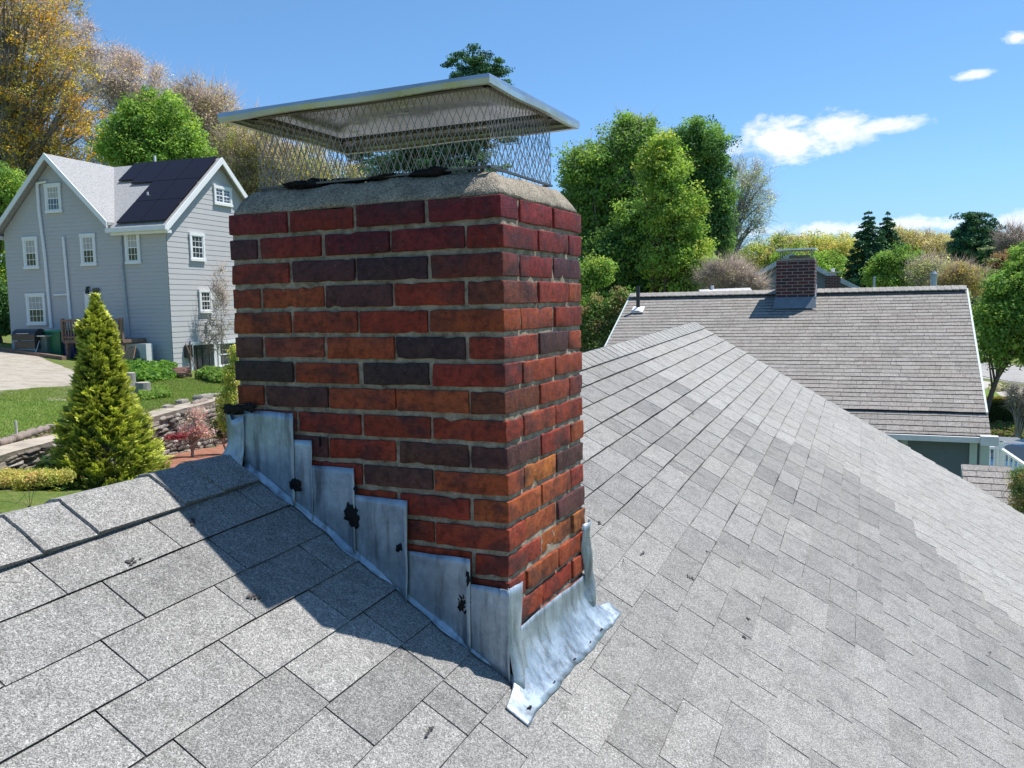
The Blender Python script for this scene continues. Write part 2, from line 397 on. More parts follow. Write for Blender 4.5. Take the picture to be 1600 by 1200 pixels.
# bricks
PAL = {'C': (.19, .027, .021), 'R': (.25, .033, .017), 'O': (.295, .056, .021), 'B': (.165, .038, .022), 'P': (.095, .034, .032), 'D': (.052, .027, .028), 'K': (.125, .016, .019),
       'Y': (.38, .105, .028), 'M': (.24, .048, .03)}
rowsF = ['CRKC', 'PRKCR', 'OPDB', 'OOPRB', 'OORO', 'POODR'.replace('POO', 'PMO'), 'DODR', 'OPOOB', 'RRRR'.replace('RR', 'MR', 1), 'BDRPP'.replace('BDRPP', 'BPRPP'), 'PRPO', 'RRRRO', 'MRRR', 'RRORR', 'RORR', 'OROOR', 'RRRR', 'OOOOO', 'RRRR', 'OOOOO', 'RRRR', 'OOOO', 'RRRR']
rowsR = ['RR', 'KRR', 'RP', 'MRO', 'OR', 'OPO', 'OO', 'OOM', 'OR', 'MRO', 'YP', 'OOR', 'OP', 'OYY', 'OO', 'ORO', 'OO', 'OOO', 'OO', 'OOO', 'OO', 'OO', 'OO']
bv = []; bf = []; bc = []
def add_brick(r0, r1, d0, d1, z0, z1, colr, rnd):
    jit = lambda a: rnd.uniform(-a, a)
    o = rnd.uniform(-.0022, .0012)
    ctr = V((r0+r1)/2+(o if r0 == 0 and d1-d0 > .1 else 0), (d0+d1)/2+(o if d1 == 0 and r0 > 0 else 0), (z0+z1)/2+rnd.uniform(-.0012, .0012)); h = V((r1-r0)/2, (d1-d0)/2, (z1-z0)/2)-V(jit(.0008), jit(.0026), .0002+rnd.uniform(0, .0022))
    b = .0034; yaw = jit(.006); rol = jit(.012)
    def cs(hh, n): return [-hh, -hh+b*.35, -hh+b] + [(-hh+b)+(2*hh-2*b)*i/n for i in range(1, n)] + [hh-b, hh-b*.35, hh]
    grids = []
    nx = [max(1, int(x*2/.022)) for x in h]
    for ax in range(3):
        ua, va = (ax+1) % 3, (ax+2) % 3
        for sg in (-1, 1):
            U, W = cs(h[ua], nx[ua]), cs(h[va], nx[va]); base = len(bv)
            for u in U:
                for w_ in W:
                    p = V(0, 0, 0); p[ax] = sg*h[ax]; p[ua] = u; p[va] = w_
                    inn = np.clip(p, -(h-b), h-b); dlt = p-inn; L = np.linalg.norm(dlt)
                    if L > 1e-9: p = inn+dlt/L*b
                    wp = ctr+p; nn_ = nz3(wp, 24)*.0018+nz3(wp+5, 80)*.0013
                    ed = 1-min(1, min((h-abs(p))[i] for i in range(3) if i != ax)/.012) if L < 1e-9 else 1
                    chip = max(0, nz3(wp+11, 42)-.24)*.015*max(0, ed)
                    q = p/np.maximum(h, 1e-6); nrm = unit(np.sign(q)*np.abs(q)**6+1e-9)
                    p = p+nrm*(nn_-chip)
                    y = p[2]+p[1]*rol; wp = ctr+V(p[0], p[1], y)
                    bv.append(chp(*wp))
            nb_ = len(W)
            for i in range(len(U)-1):
                for j in range(nb_-1):
                    a_ = base+i*nb_+j; fq = (a_, a_+1, a_+nb_+1, a_+nb_)
                    bf.append(fq if sg < 0 else fq[::-1]); bc.append(colr)
rnd = random.Random(21)
uF = (BW+.0095)/4; uR = (BT+.0095)/2.5; g = .0095; hd = .097
NROW = 23
for i in range(NROW):
    z1 = -CH*i-.001; z0 = z1-(CH-.0095)
    top = i/14
    def cc(ch, sh=1):
        c = V(*PAL[ch]); 
        if i < 3: c = c*V(.92, .72, 1.05)
        if i > 8: c = c*V(1.1, 1.12, 1.0)
        return c*(1+rnd.uniform(-.13, .13))*V(1, 1+rnd.uniform(-.12, .12), 1+rnd.uniform(-.1, .1))
    F = rowsF[i]; Rw = rowsR[i]
    # front face, R = 0
    if i % 2 == 0:
        edges = [(-BW+uF*j, -BW+uF*(j+1)-g) for j in range(4)]
    else:
        edges = [(-BW, -BW+hd)]+[(-BW+hd+g+uF*.998*j, -BW+hd+g+uF*.998*(j+1)-g) for j in range(3)]+[(-hd, 0)]
    for j, (a, b_) in enumerate(edges):
        ja = rnd.uniform(-.004, .004) if 0 < j else 0; jb = rnd.uniform(-.003, .003) if j < len(edges)-1 else 0
        cr = cc(F[min(j, len(F)-1)])
        depth = hd if not (i % 2 == 1 and j == len(edges)-1) else uR-g
        if i % 2 == 1 and j == 0: depth = uR-g
        add_brick(0, depth, a+ja, b_+jb, z0, z1, cr, rnd)
    # right face, D = 0
    if i % 2 == 0: ed = [(hd+g, hd+g+(BT-hd-g-g)/2), (hd+g+(BT-hd-g-g)/2+g, BT)]; cs_ = Rw
    else: ed = [(uR, uR+uR-g), (uR*2, BT)]; cs_ = Rw[1:]
    for j, (a, b_) in enumerate(ed):
        add_brick(a+rnd.uniform(-.002, .002), b_, -hd, 0, z0, z1, cc(cs_[min(j, len(cs_)-1)]), rnd)
        add_brick(a, b_, -BW, -BW+hd, z0, z1, cc('RO'[j % 2]), rnd)
    for j in range(3): add_brick(BT-hd, BT, -BW+hd+g+j*(BW-2*hd-g)/3, -BW+hd+g+(j+1)*(BW-2*hd-g)/3-g, z0, z1, cc('ROP'[j]), rnd)
link('bricks', np.array(bv), np.array(bf), BRICK, chimney, smooth=True, colr=np.array(bc))

# crown: rounded concrete wash
def crown_mat():
    q = NT('crown'); q.set(.95, 0, .2); f = q.noise(12, 6, .7); vo = q.n('ShaderNodeTexVoronoi'); vo.inputs['Scale'].default_value = 330; q.l(q.tc.outputs['Object'], vo.inputs['Vector'])
    c = q.ramp(f, [(.3, (.19, .165, .13)), (.6, (.36, .315, .25)), (.8, (.27, .245, .205))]); s_ = q.n('ShaderNodeSeparateColor'); q.l(vo.outputs['Color'], s_.inputs[0])
    c = q.mix(c, q.ramp(s_.outputs[0], [(0, .35), (.3, .8), (.7, 1.1), (1, 1.75)]), .8, 'MULTIPLY'); q.color(c); q.bump(vo.outputs['Distance'], .8, .003); return q.m
def ringpts(r0, r1, d0, d1, z, n=34, cr=.02, amp=.004, sag=None):
    pts = []
    per = [((r0, d1), (r0, d0)), ((r0, d0), (r1, d0)), ((r1, d0), (r1, d1)), ((r1, d1), (r0, d1))]
    for (a, b) in per:
        for t in range(n):
            u = t/n; x = a[0]+(b[0]-a[0])*u; y = a[1]+(b[1]-a[1])*u
            # round the corners
            mr, md = (r0+r1)/2, (d0+d1)/2; hr, h_d = (r1-r0)/2, (d1-d0)/2
            px, py = (x-mr), (y-md); ix, iy = np.clip(px, -(hr-cr), hr-cr), np.clip(py, -(h_d-cr), h_d-cr)
            dx, dy = px-ix, py-iy; L = math.hypot(dx, dy)
            if L > cr: px, py = ix+dx/L*cr, iy+dy/L*cr
            p = V(mr+px, md+py, z); zz = nz3(p, 9)*amp*1.6+nz3(p, 33)*amp
            pts.append(chp(p[0]+nz3(p+2, 30)*amp*.8, p[1]+nz3(p+4, 30)*amp*.8, z+zz+(sag(p) if sag else 0)))
    return pts
mb = MB(); prof = [(.008, .000, .001), (.003, .003, .002), (.003, .009, .003), (.013, .024, .004), (.026, .041, .005), (.038, .055, .005), (.050, .065, .005), (.08, .072, .004), (.12, .077, .004), (.2, .082, .003), (.2645, .084, .002)]
G = [ringpts(a, BT-a, -BW+a, -a, z-.003, amp=am, cr=max(.012, .03-a)) for a, z, am in prof]
mb.grid(G, closed=True)
mb.build('crown', crown_mat(), chimney, smooth=True)
TAR = NT('tar'); TAR.set(.6, 0, .25); TAR.color((.007, .006, .007)); TAR.bump(TAR.noise(60, 5, .7), 1, .006); TAR = TAR.m
def blob(mb, c, ax, rnd, amp=.5):          # lumpy ellipsoid, ax = three half-axis vectors
    n, k = 9, 14; P = []
    sd_ = rnd.uniform(0, 50)
    for i in range(n+1):
        th = math.pi*i/n; row = []
        for j in range(k):
            ph = 2*math.pi*j/k; d = V(math.sin(th)*math.cos(ph), math.sin(th)*math.sin(ph), math.cos(th))
            f = 1+amp*nz3(d*1.0+sd_, 2.1)+amp*.5*nz3(d+sd_, 5.5); row.append(c+(ax[0]*d[0]+ax[1]*d[1]+ax[2]*d[2])*f)
        P.append(row)
    mb.grid(P, closed=True)
mb = MB(); rnd = random.Random(4)
for d, r, w_, h in [(-.62, .06, .035, .012), (-.58, .07, .03, .014), (-.655, .06, .02, .008), (-.5, .08, .07, .008), (-.36, .07, .06, .009), (-.24, .07, .05, .011), (-.20, .06, .03, .012)]:
    mb = MB(); blob(mb, chp(r, d, .072), (Dd*w_, R*.03, Z*h), rnd, .6); mb.build('tar_patch', TAR, chimney, smooth=True)

# lead flashing
def lead_mat():
    q = NT('lead'); q.set(.5, .7, .5); f = q.noise(9, 5, .65); f2 = q.noise(26, 5, .7, stretch=(1, 1, .12)); f3 = q.noise(70, 4, .7)
    c = q.ramp(f, [(.25, (.21, .26, .31)), (.5, (.37, .44, .50)), (.75, (.60, .67, .74))]); c = q.mix(c, (.12, .13, .14), q.ramp(f2, [(.48, 0.0), (.66, .8)]))
    c = q.mix(c, (.40, .36, .30), q.ramp(f3, [(.64, 0.0), (.75, .5)])); q.color(c); q.l(q.ramp(f3, [(.3, .38), (.7, .66)]), q.b.inputs['Roughness'])
    q.bump(q.mix(f, f3, .3), .5, .006); return q.m
LEAD = lead_mat()
def sheet(P, name, parent, amp=.0016, thick=.0022, fr=14):
    mb = MB(); mb.grid([[p+(V(nz3(p, fr), nz3(p+9, fr), nz3(p+17, fr)))*amp for p in row] for row in P])
    return mb.build(name, LEAD, parent, smooth=True, solid=thick)
# step pieces on the front (R=0) face: (left, right, top z)
steps = [(-.870, -.632, -.537), (-.645, -.573, -.609), (-.583, -.438, -.676), (-.446, -.277, -.745), (-.288, -.100, -.878), (-.108, .006, -.942)]
for k_, (a, b, zt) in enumerate(steps):
    n = 14; P = []; rr = random.Random(k_+40); ra = rr.uniform(-.004, .004)
    for i in range(n+1):
        d = a+(b-a)*i/n; row = []; zbm = zroof(0, min(d, 0))+.007
        for j in range(13):
            t = j/12; z = zt+ra*(i/n)+(zbm-zt)*t
            bul = .007*max(0, (i/n-.84)/.16)**2*(.4+t)+.004*math.sin(math.pi*t)*math.sin(math.pi*i/n)+.008*max(0, t-.75)
            lift = .010*max(0, (i/n-.8))*5*t if k_ in (3,) else 0
            row.append(chp(-.0045-.0016*k_-bul-lift, d, z))
        P.append(row)
    sheet(P, 'step_flashing', chimney, amp=.0022)
# wrap round the near corner onto the right face
P = []
for i in range(9):
    t = i/8; row = []
    for j in range(12):
        u = j/11; z = -.938-.01*t+(-1.185+.938)*u
        fl = .034*max(0, u-.45)**1.5*2.2
        if t < .3: row.append(chp(-.0135-fl*.4, .002+fl*.6+.008*t, z))
        else: row.append(chp(-.013+(t-.3)/.7*(.07-.018*u)-fl*.3*(1-t), .0085+fl*.9+.003*math.sin(t*9+u*4), z+.006*t))
    P.append(row)
sheet(P, 'corner_flashing', chimney, amp=.003)
# base flange lying along the roof under the step pieces
P = []
for i in range(41):
    d = -.80+(.83)*i/40; row = []
    for j in range(6):
        t = j/5; rr_ = -.010-(.012+.007*math.sin(i*.47)+.004*math.sin(i*1.3))*t
        lift = .016*(1-t)**2
        row.append(chp(rr_, d, zroof(rr_, d)+.009+lift))
    P.append(row)
sheet(P, 'base_flashing', chimney, amp=.003)
# flared piece wrapping the upper corner over the ridge
P = []
pr = [(-.0, -.800), (-.008, -.836), (.0, -.852), (.03, -.862), (.10, -.866), (.25, -.866)]
for i, (r_, d_) in enumerate(pr):
    row = []
    for j in range(10):
        t = j/9; z = -.545-.02*i*(i < 2)+t*(-.185); fl = max(0, t-.35)**1.3
        row.append(chp(r_-.012-fl*.05*(i in (0, 1, 2)), d_-fl*.10*(i > 0), z+.0))
    P.append(row)
sheet(P, 'corner_flashing', chimney, amp=.005, fr=22)
# curved apron below the right face
P = []
n = 46; rA, rB = -.105, .640
for i in range(n+1):
    t = i/n; r_ = rA+(rB-rA)*t; rc = min(max(r_, .012), BT+.004); row = []
    wob = .0022*math.sin(r_*23)+.0012*math.sin(r_*71+1)
    zt = -1.060+.004*math.sin(r_*9)
    out_ = (r_ < .0)*1.0
    for j in range(13):
        u = j/12
        if 0 <= r_ <= BT+.01:
            if u < .35: d = .0045+u*.01; z = zt-(u/.35)*.055
            else:
                v = (u-.35)/.65; d = .008+.074*v**1.35+wob*v; zr_ = zroof(r_, d)+.008; z0_ = zt-.055; z = z0_+(zr_-z0_)*(1-(1-v)**1.9)
                z = max(z, zr_)
        else:
            ex = (-r_) if r_ < 0 else (r_-BT-.01)
            d = .012+.070*u+wob*u-ex*(.10 if r_ < 0 else .3)*u+ex*.2; z = zroof(r_, d)+.008+.02*max(0, 1-u*1.6)*max(0, 1-ex/.05)
        row.append(chp(r_, d, z))
    P.append(row)
sheet(P, 'apron_flashing', chimney, amp=.0018, thick=.0022, fr=13)
# folded strip up the far corner of the right face
P = []
for i in range(7):
    row = []
    for j in range(14):
        u = j/13; a = i/6; z = -.905-.255*u
        row.append(chp(BT-.035+.06*a-.006*math.sin(u*8), .005+.012*math.sin(a*3.1)+.022*u*u*a+.004*math.sin(u*13+a*4), z))
    P.append(row)
sheet(P, 'corner_flashing', chimney, amp=.003, fr=30)
# tar dabs on the flashing
mb = MB(); rnd = random.Random(9)
for (x, y, w_, h) in [(462, 757, .017, .017), (549, 803, .022, .022), (552, 812, .016, .02), (627, 856, .015, .011), (723, 942, .016, .020), (729, 950, .014, .02), (556, 765, .006, .007), (372, 708, .02, .014), (355, 712, .016, .010),
                      (366, 640, .035, .012), (390, 636, .022, .012), (500, 690, .003, .012), (733, 905, .008, .02)]:
    mb = MB(); p = hit(x, y, R, R@C-.013); blob(mb, p, (Dd*w_, -R*.004, Z*h), rnd, .8)
    for q in range(4): blob(mb, p+Dd*rnd.uniform(-.7, .7)*w_+Z*rnd.uniform(-.7, .7)*h, (Dd*w_*.4, -R*.003, Z*h*.5), rnd, .9)
    mb.build('tar_patch', TAR, chimney, smooth=True)
for i in range(5):
    r_ = [-.05, .10, .25, .37, .47][i]; d = .068
    mb = MB(); blob(mb, chp(r_, d, zroof(r_, d)+.010), (Dd*.005, R*.009, Z*.0012), rnd, .95); mb.build('tar_patch', TAR, chimney, smooth=True)

# metal cap: lid with folded rim, collar and expanded-metal screen
STEEL = NT('steel'); STEEL.set(.35, .9, .5); STEEL.color(STEEL.ramp(STEEL.noise(7, 4), [(.3, (.47, .475, .48)), (.7, (.60, .605, .61))])); STEEL.l(STEEL.ramp(STEEL.noise(18, 4), [(.3, .22), (.7, .42)]), STEEL.b.inputs['Roughness']); STEEL.bump(STEEL.noise(5, 2), .35, .02); STEEL = STEEL.m
DSTEEL = plain('dark_steel', (.15, .135, .125), .45, .8)
lr0, lr1, ld0, ld1 = -.006, .585, -.842, -.024; zl = .2505
mb = MB(); n = 16
def lid_h(a, b, up=0):
    u = min(min(a, 1-a)*(lr1-lr0), min(b, 1-b)*(ld1-ld0)); return .020+.052*min(1, u/.24)+.0
P = [[chp(lr0+(lr1-lr0)*i/n, ld0+(ld1-ld0)*j/n, zl+lid_h(i/n, j/n)+.0015*math.sin(i*1.3+j)) for j in range(n+1)] for i in range(n+1)]
mb.grid(P)
cap = mb.build('chimney_cap', STEEL, chimney, smooth=False, solid=.0012)
mb = MB()
cs4 = [(lr0, ld1), (lr0, ld0), (lr1, ld0), (lr1, ld1)]
for i in range(4):
    (a, b), (c_, d_) = cs4[i], cs4[(i+1) % 4]
    rows_ = []
    for t in np.linspace(0, 1, 14):
        rr_, dd_ = a+(c_-a)*t, b+(d_-b)*t; wv = .0018*math.sin(t*11+i)
        ix = (.5-(rr_-lr0)/(lr1-lr0)), (.5-(dd_-ld0)/(ld1-ld0))
        rows_.append([chp(rr_, dd_, zl+.022), chp(rr_-ix[0]*.004, dd_-ix[1]*.004, zl+.012+wv), chp(rr_, dd_, zl+wv), chp(rr_+ix[0]*.026, dd_+ix[1]*.026, zl+.001+wv)])
    mb.grid(rows_)
g_ = mb.build('cap_rim', STEEL, chimney, smooth=False, solid=.0012)
sr0, sr1, sd0, sd1 = .050, .440, -.765, -.056; zs0, zs1 = .070, .262
mb = MB()
for (a, b, c_, d_) in [(sr0, sd0, sr0, sd1), (sr1, sd0, sr1, sd1), (sr0, sd0, sr1, sd0), (sr0, sd1, sr1, sd1)]:
    for zz, hh, ww in ((zs1+.002, .012, .010), (zs0+.002, .005, .004)):
        p0, p1 = chp(a, b, zz), chp(c_, d_, zz); ax = (p1-p0)/2; nr_ = unit(np.cross(ax, Z))*ww
        mb.cbox((p0+p1)/2, ax+unit(ax)*ww, nr_, Z*hh/2)
mb.build('cap_collar', DSTEEL, chimney)
mb = MB(); dw, dhh = .0215, .047
def strands(p0, p1, nrm):
    L = np.linalg.norm(p1-p0); ux = (p1-p0)/L; nc = int(L/dw); H = zs1-zs0
    nh = int(round(H/(dhh/2))); st = H/nh
    for c_ in range(-1, nc+2):
        for ph in (0, 1):
            pts = []
            for k2 in range(nh+1):
                x = (c_+(.5*(k2 % 2) if ph == 0 else 1-.5*(k2 % 2)))*dw
                x = min(max(x, 0), L); q = p0+ux*x+Z*(k2*st)
                q = q+nrm*(.004*nz3(q, 7))+ux*(.0012*nz3(q+5, 30)); pts.append(q)
            for q1, q2 in zip(pts[:-1], pts[1:]):
                if np.linalg.norm((q2-q1)[:2]) < .002: continue
                dd_ = unit(q2-q1); sdv = np.cross(dd_, nrm)*.0008; nn_ = nrm*.0006
                mb.cbox((q1+q2)/2, (q2-q1)*.52, sdv, nn_)
strands(chp(sr0, sd0, zs0), chp(sr0, sd1, zs0), -R); strands(chp(sr1, sd0, zs0), chp(sr1, sd1, zs0), R)
strands(chp(sr0, sd1, zs0), chp(sr1, sd1, zs0), Dd); strands(chp(sr0, sd0, zs0), chp(sr1, sd0, zs0), -Dd)
mb.build('cap_screen', plain('screen_steel', (.32, .28, .25), .45, .6), chimney)
mb = MB()
for (r_, d_) in ((.16, -.24), (.16, -.58)): pass

# ================================================================ terrain
def sm(t): t = min(1, max(0, t)); return t*t*(3-2*t)
WX = -8.05
def lower(x, y):
    a = max(-4.9, min(-2.55, -2.68-.095*(y-13))); return a+(-4.9-a)*sm((x-WX-2)/9)
def terrace(x, y): return -2.74-.1106*max(x, -70)-.0246*y
def gz(x, y):
    if x < WX-.0: b = terrace(x, y); k = sm((y-30)/14) if x > -14 else 0; z = b*(1-k)+max(lower(x, y), b-.9)*k if k else b
    else: z = lower(x, y)
    d = math.hypot(x, y)
    far = max(0, d-62); rise = .040*min(far, 220)+.004*max(0, far-220)
    z += rise
    if x < -25: z += .05*min(-25-x, 60)
    return z
def at(px, py, off=0):        # ground point seen at a pixel
    v = ray(px, py); v = v/v[1]; t = 3.0
    while t < 900:
        p = v*t
        if p[2] <= gz(p[0], p[1])+off: break
        t += .04+t*.002
    return V(p[0], p[1], gz(p[0], p[1]))
xs = sorted(set([round(x, 3) for x in list(np.arange(-60, -8.2, .8))+[-8.12, -8.0]+list(np.arange(-7.5, 40, 1.0))+list(-60-np.cumsum(np.linspace(1.5, 60, 30)))+list(40+np.cumsum(np.linspace(1.5, 60, 30)))]))
ys = list(np.arange(-10, 70, .9))+list(70+np.cumsum(np.linspace(1.2, 60, 36)))+[-20, -50, -150, -500]; ys = sorted(ys)
GP = [[V(x, y, gz(x, y)) for x in xs] for y in ys]
mb = MB(); mb.grid(GP)
def ground_mat():
    q = NT('ground'); q.set(.95, 0, .2); f = q.noise(.35, 5, .6); f2 = q.noise(3.5, 5, .7); f3 = q.noise(38, 3, .7)
    c = q.ramp(f2, [(.25, (.08, .13, .02)), (.45, (.12, .18, .035)), (.62, (.19, .22, .06)), (.8, (.27, .25, .11))])
    c = q.mix(c, (.17, .13, .075), q.ramp(f, [(.5, 0.0), (.68, .7)])); c = q.mix(c, q.ramp(f3, [(.3, .55), (.7, 1.35)]), 1.0, 'MULTIPLY'); q.color(c); q.bump(f3, .8, .05); return q.m
tag(mb.build('ground', ground_mat(), loc=(0, 0, -5)), kind='structure')
def ribbon(name, A, B, mat, off, n=24, m=8, kind='structure', wob=0):
    A = [V(*a) for a in A]; B = [V(*b) for b in B]
    def al(P, t):
        s = t*(len(P)-1); i = min(int(s), len(P)-2); return P[i]+(P[i+1]-P[i])*(s-i)
    G = []
    for i in range(n+1):
        a, b = al(A, i/n), al(B, i/n); row = []
        for j in range(m+1):
            p = a+(b-a)*j/m
            if wob and j in (0, m): p = p+V(nz3(V(p[0], p[1], 1), .9), nz3(V(p[0], p[1], 4), .9))*wob
            row.append(V(p[0], p[1], gz(p[0], p[1])+off))
        G.append(row)
    mb = MB(); mb.grid(G[::-1] if np.cross(G[1][0]-G[0][0], G[0][-1]-G[0][0])[2] < 0 else G)
    return tag(mb.build(name, mat), kind=kind)
def speck(name, stops, s1=2.2, s2=45, rough=.95, bump=.02):
    q = NT(name); q.set(rough, 0, .2); c = q.ramp(q.noise(s1, 6, .65), stops); f = q.noise(s2, 4, .7)
    c = q.mix(c, q.ramp(f, [(.3, .62), (.7, 1.3)]), 1.0, 'MULTIPLY'); q.color(c); q.bump(f, .7, bump); return q.m
GRAVEL = speck('gravel', [(.25, (.22, .19, .14)), (.45, (.36, .32, .26)), (.6, (.42, .38, .32)), (.78, (.30, .29, .20))])
MULCH = speck('mulch', [(.3, (.22, .09, .055)), (.6, (.36, .17, .11)), (.8, (.26, .16, .10))], 4)
ASPH = speck('asphalt', [(.3, (.30, .29, .28)), (.7, (.40, .385, .37))], 1, 30)
WALKM = speck('pavement_concrete', [(.3, (.40, .375, .34)), (.7, (.50, .47, .43))], 2, 30)
LAWN = speck('lawn_grass', [(.3, (.10, .17, .025)), (.5, (.15, .23, .045)), (.75, (.23, .26, .08))], 2.5, 60)
# left yard
P0, P1, P2, P3 = at(-160, 535), at(60, 553), at(120, 580), at(165, 612)
Q0, Q1, Q2, Q3 = at(-260, 600), at(0, 622), at(70, 628), at(150, 626)
ribbon('driveway', [p[:2] for p in (P0, P1, P2, P3)], [p[:2] for p in (Q0, Q1, Q2, Q3)], GRAVEL, .02, 40, 12, wob=.5)
ribbon('lawn', [q[:2] for q in (Q0, Q1, Q2, Q3)], [(-9.5, 4), (-8.9, 11), (-8.9, 13.5), (-8.9, 16.5)], LAWN, .016, 30, 12, wob=.3)
ribbon('mulch_bed', [(-7.8, 14.5), (-7.8, 17), (-7.8, 21), (-7.8, 26)], [(-4.4, 14), (-4.2, 17), (-4.0, 21), (-3.6, 26)], MULCH, .016, 30, 10, wob=.4)
# right-hand side: street, pavement, lawn
s0, s1 = at(1500, 560), at(1760, 588); e0, e1 = at(1480, 600), at(1740, 640)
def line(a, b, k0, k1): d = b-a; return [(a+d*k0)[:2], (b+d*k1)[:2]]
ribbon('street', line(at(1540, 567), at(1640, 575), -3, 4), line(at(1540, 592), at(1640, 606), -3, 4), ASPH, .012, 20, 6)
ribbon('pavement', line(at(1540, 596), at(1640, 612), -3, 3), [at(1400, 610)[:2], at(1545, 607)[:2], at(1600, 655)[:2], at(1700, 720)[:2]], WALKM, .02, 20, 6)
ribbon('path', [at(1480, 661)[:2], at(1700, 667)[:2]], [at(1480, 668)[:2], at(1700, 676)[:2]], WALKM, .02, 12, 3)
ribbon('lawn', [at(1450, 608)[:2], at(1550, 609)[:2], at(1590, 640)[:2]], [at(1450, 650)[:2], at(1550, 640)[:2], at(1582, 642)[:2]], LAWN, .03, 12, 6)

# ---------------------------------------------------------------- generic pieces for houses
GLASS = NT('window_glass'); GLASS.set(.06, 0, .9); GLASS.color((.035, .045, .05)); GLASS = GLASS.m
TRIM = plain('window_trim', (.78, .79, .79), .5, var=.04)
def window(parent, c, U, Nn, w_, h, cols=3, rows=2, trim=.11, sash=True, double=False, label=None):
    """c centre of the opening on the wall, U along the wall, Nn outward"""
    mb = MB(); t = trim; Nn = unit(Nn)
    f = lambda u, z, ww, hh, dep_, n0=0: mb.cbox(c+U*u+Z*z+Nn*(n0+dep_/2), U*ww/2, Nn*dep_/2, Z*hh/2)
    f(0, h/2+t/2, w_+2*t+.04, t+.02, .060); f(0, -h/2-t/2, w_+2*t+.05, t, .075); f(-w_/2-t/2, 0, t, h, .055); f(w_/2+t/2, 0, t, h, .055)
    fr = mb.build('window', TRIM, parent)
    mb = MB(); mb.cbox(c+Nn*.016, U*w_/2, Nn*.006, Z*h/2); mb.build('pane', GLASS, fr)
    if abs(w_-round(w_, 1)) < .035 and cols > 1:
        mb = MB(); mb.cbox(c+Nn*.0235+Z*h*.25, U*w_/2*.94, Nn*.0012, Z*h*.22); mb.build('blind', plain('window_blind', (.42, .41, .38), .8), fr)
    mb = MB(); sm_ = .045
    f(0, h/2-sm_/2, w_, sm_, .035); f(0, -h/2+sm_/2, w_, sm_, .035); f(-w_/2+sm_/2, 0, sm_, h-2*sm_, .034); f(w_/2-sm_/2, 0, sm_, h-2*sm_, .034)
    if double: f(0, 0, .09, h-2*sm_, .04)
    f(0, 0, w_-2*sm_, .045, .036)
    b = .018
    for part_ in ((0, h/2),) if sash == 'top' else ((0, h/2), (-h/2, 0)):
        z0, z1 = part_
        for i in range(1, cols): f(-w_/2+w_*i/cols, (z0+z1)/2, b, abs(z1-z0)-.05, .026)
        for j in range(1, rows): f(0, z0+(z1-z0)*j/rows, w_-2*sm_, b, .027)
    mb.build('sash', TRIM, fr)
    if label: fr['label'] = label
    return fr

def siding(mb, o, U, Nn, outline, pitch=.2, tone=.5, th=.022):
    """clapboards over a convex outline [(u,z)...]; each board leans out at its foot"""
    zs_ = [p[1] for p in outline]; z0, z1 = min(zs_), max(zs_)
    def span(z):
        xs_ = []
        n = len(outline)
        for i in range(n):
            (a, b), (c_, d_) = outline[i], outline[(i+1) % n]
            if (b-z)*(d_-z) <= 0 and abs(b-d_) > 1e-9: xs_.append(a+(c_-a)*(z-b)/(d_-b))
        return (min(xs_), max(xs_)) if xs_ else None
    z = z0
    while z < z1-1e-3:
        zt = min(z+pitch, z1); a, b = span(z+1e-4), span(zt-1e-4)
        if a and b:
            A0, A1 = o+U*a[0]+Z*z+Nn*th, o+U*a[1]+Z*z+Nn*th; B0, B1 = o+U*b[0]+Z*zt+Nn*.004, o+U*b[1]+Z*zt+Nn*.004
            L0, L1 = o+U*a[0]+Z*(z), o+U*a[1]+Z*z
            mb.add([A0, A1, B1, B0, L0, L1], [(0, 1, 2, 3), (4, 5, 1, 0)], tone)
            mb.quad(B0, B1, B1-Nn*.03, B0-Nn*.03, tone)
        z = zt

# ================================================================ house on the terrace (left)
LA = azv(-72); LB = azv(18)
lc = dep(265, 460, 32.0); LZ = -2.75
def lh(a, b, z): p = lc+LA*a+LB*b; return V(p[0], p[1], z)
lhouse = empty('house', lh(4, 3.2, LZ), 'grey clapboard house on the terrace with white trimmed windows and black solar panels', 'house')
SID = NT('grey_siding'); SID.set(.75, 0, .3); SID.color(SID.mix((.46, .455, .46), (.51, .505, .505), SID.noise(1.5, 4))); SID = SID.m
ze, za = 3.33, 6.06; ov = .28
mb = MB()
f0 = lh(0, 0, 0)*V(1, 1, 0)
siding(mb, f0, LA, -LB, [(0, LZ+.1), (7.85, LZ+.1), (7.85, ze), (5.14, za-.05), (2.35, ze), (0, ze)], .155)
side0 = lh(0, 0, 0)*V(1, 1, 0)
siding(mb, side0, LB, -LA, [(0, LZ-.2), (6.4, LZ-.2), (6.4, ze), (3.2, za-.05), (0, ze)], .2, th=.013)
mb.prism([lh(.02, .02, LZ), lh(7.83, .02, LZ), lh(7.83, 6.38, LZ), lh(.02, 6.38, LZ)], Z*(ze-LZ-.01))
lw = mb.build('wall', SID, lhouse)
LROOF = shingle_mat('pale_shingle', (.30, .30, .30), (.42, .42, .42), 60, .5, (.38, .37, .36))
def slab(mb, a, b, c_, d_, th=.1, tone=.5):     # a,b top edge, c,d bottom edge
    mb.prism([a, b, c_, d_], -Z*th, tone)
mb = MB(); ext = .35
xm = 5.14; hw = 2.78; sl = (za-ze)/hw; zo = ze-sl*ov
# cross gable running back from the front (apex over a = 5.14)
slab(mb, lh(xm, -ext, za+.1), lh(xm, 9, za+.1), lh(xm+hw+ov, 9, zo+.1), lh(xm+hw+ov, -ext, zo+.1))
slab(mb, lh(xm, -ext, za+.102), lh(xm, 3.2, za+.102), lh(xm-hw-.02, -.0, ze+.102), lh(xm-hw-.02, -ext, ze+.09))
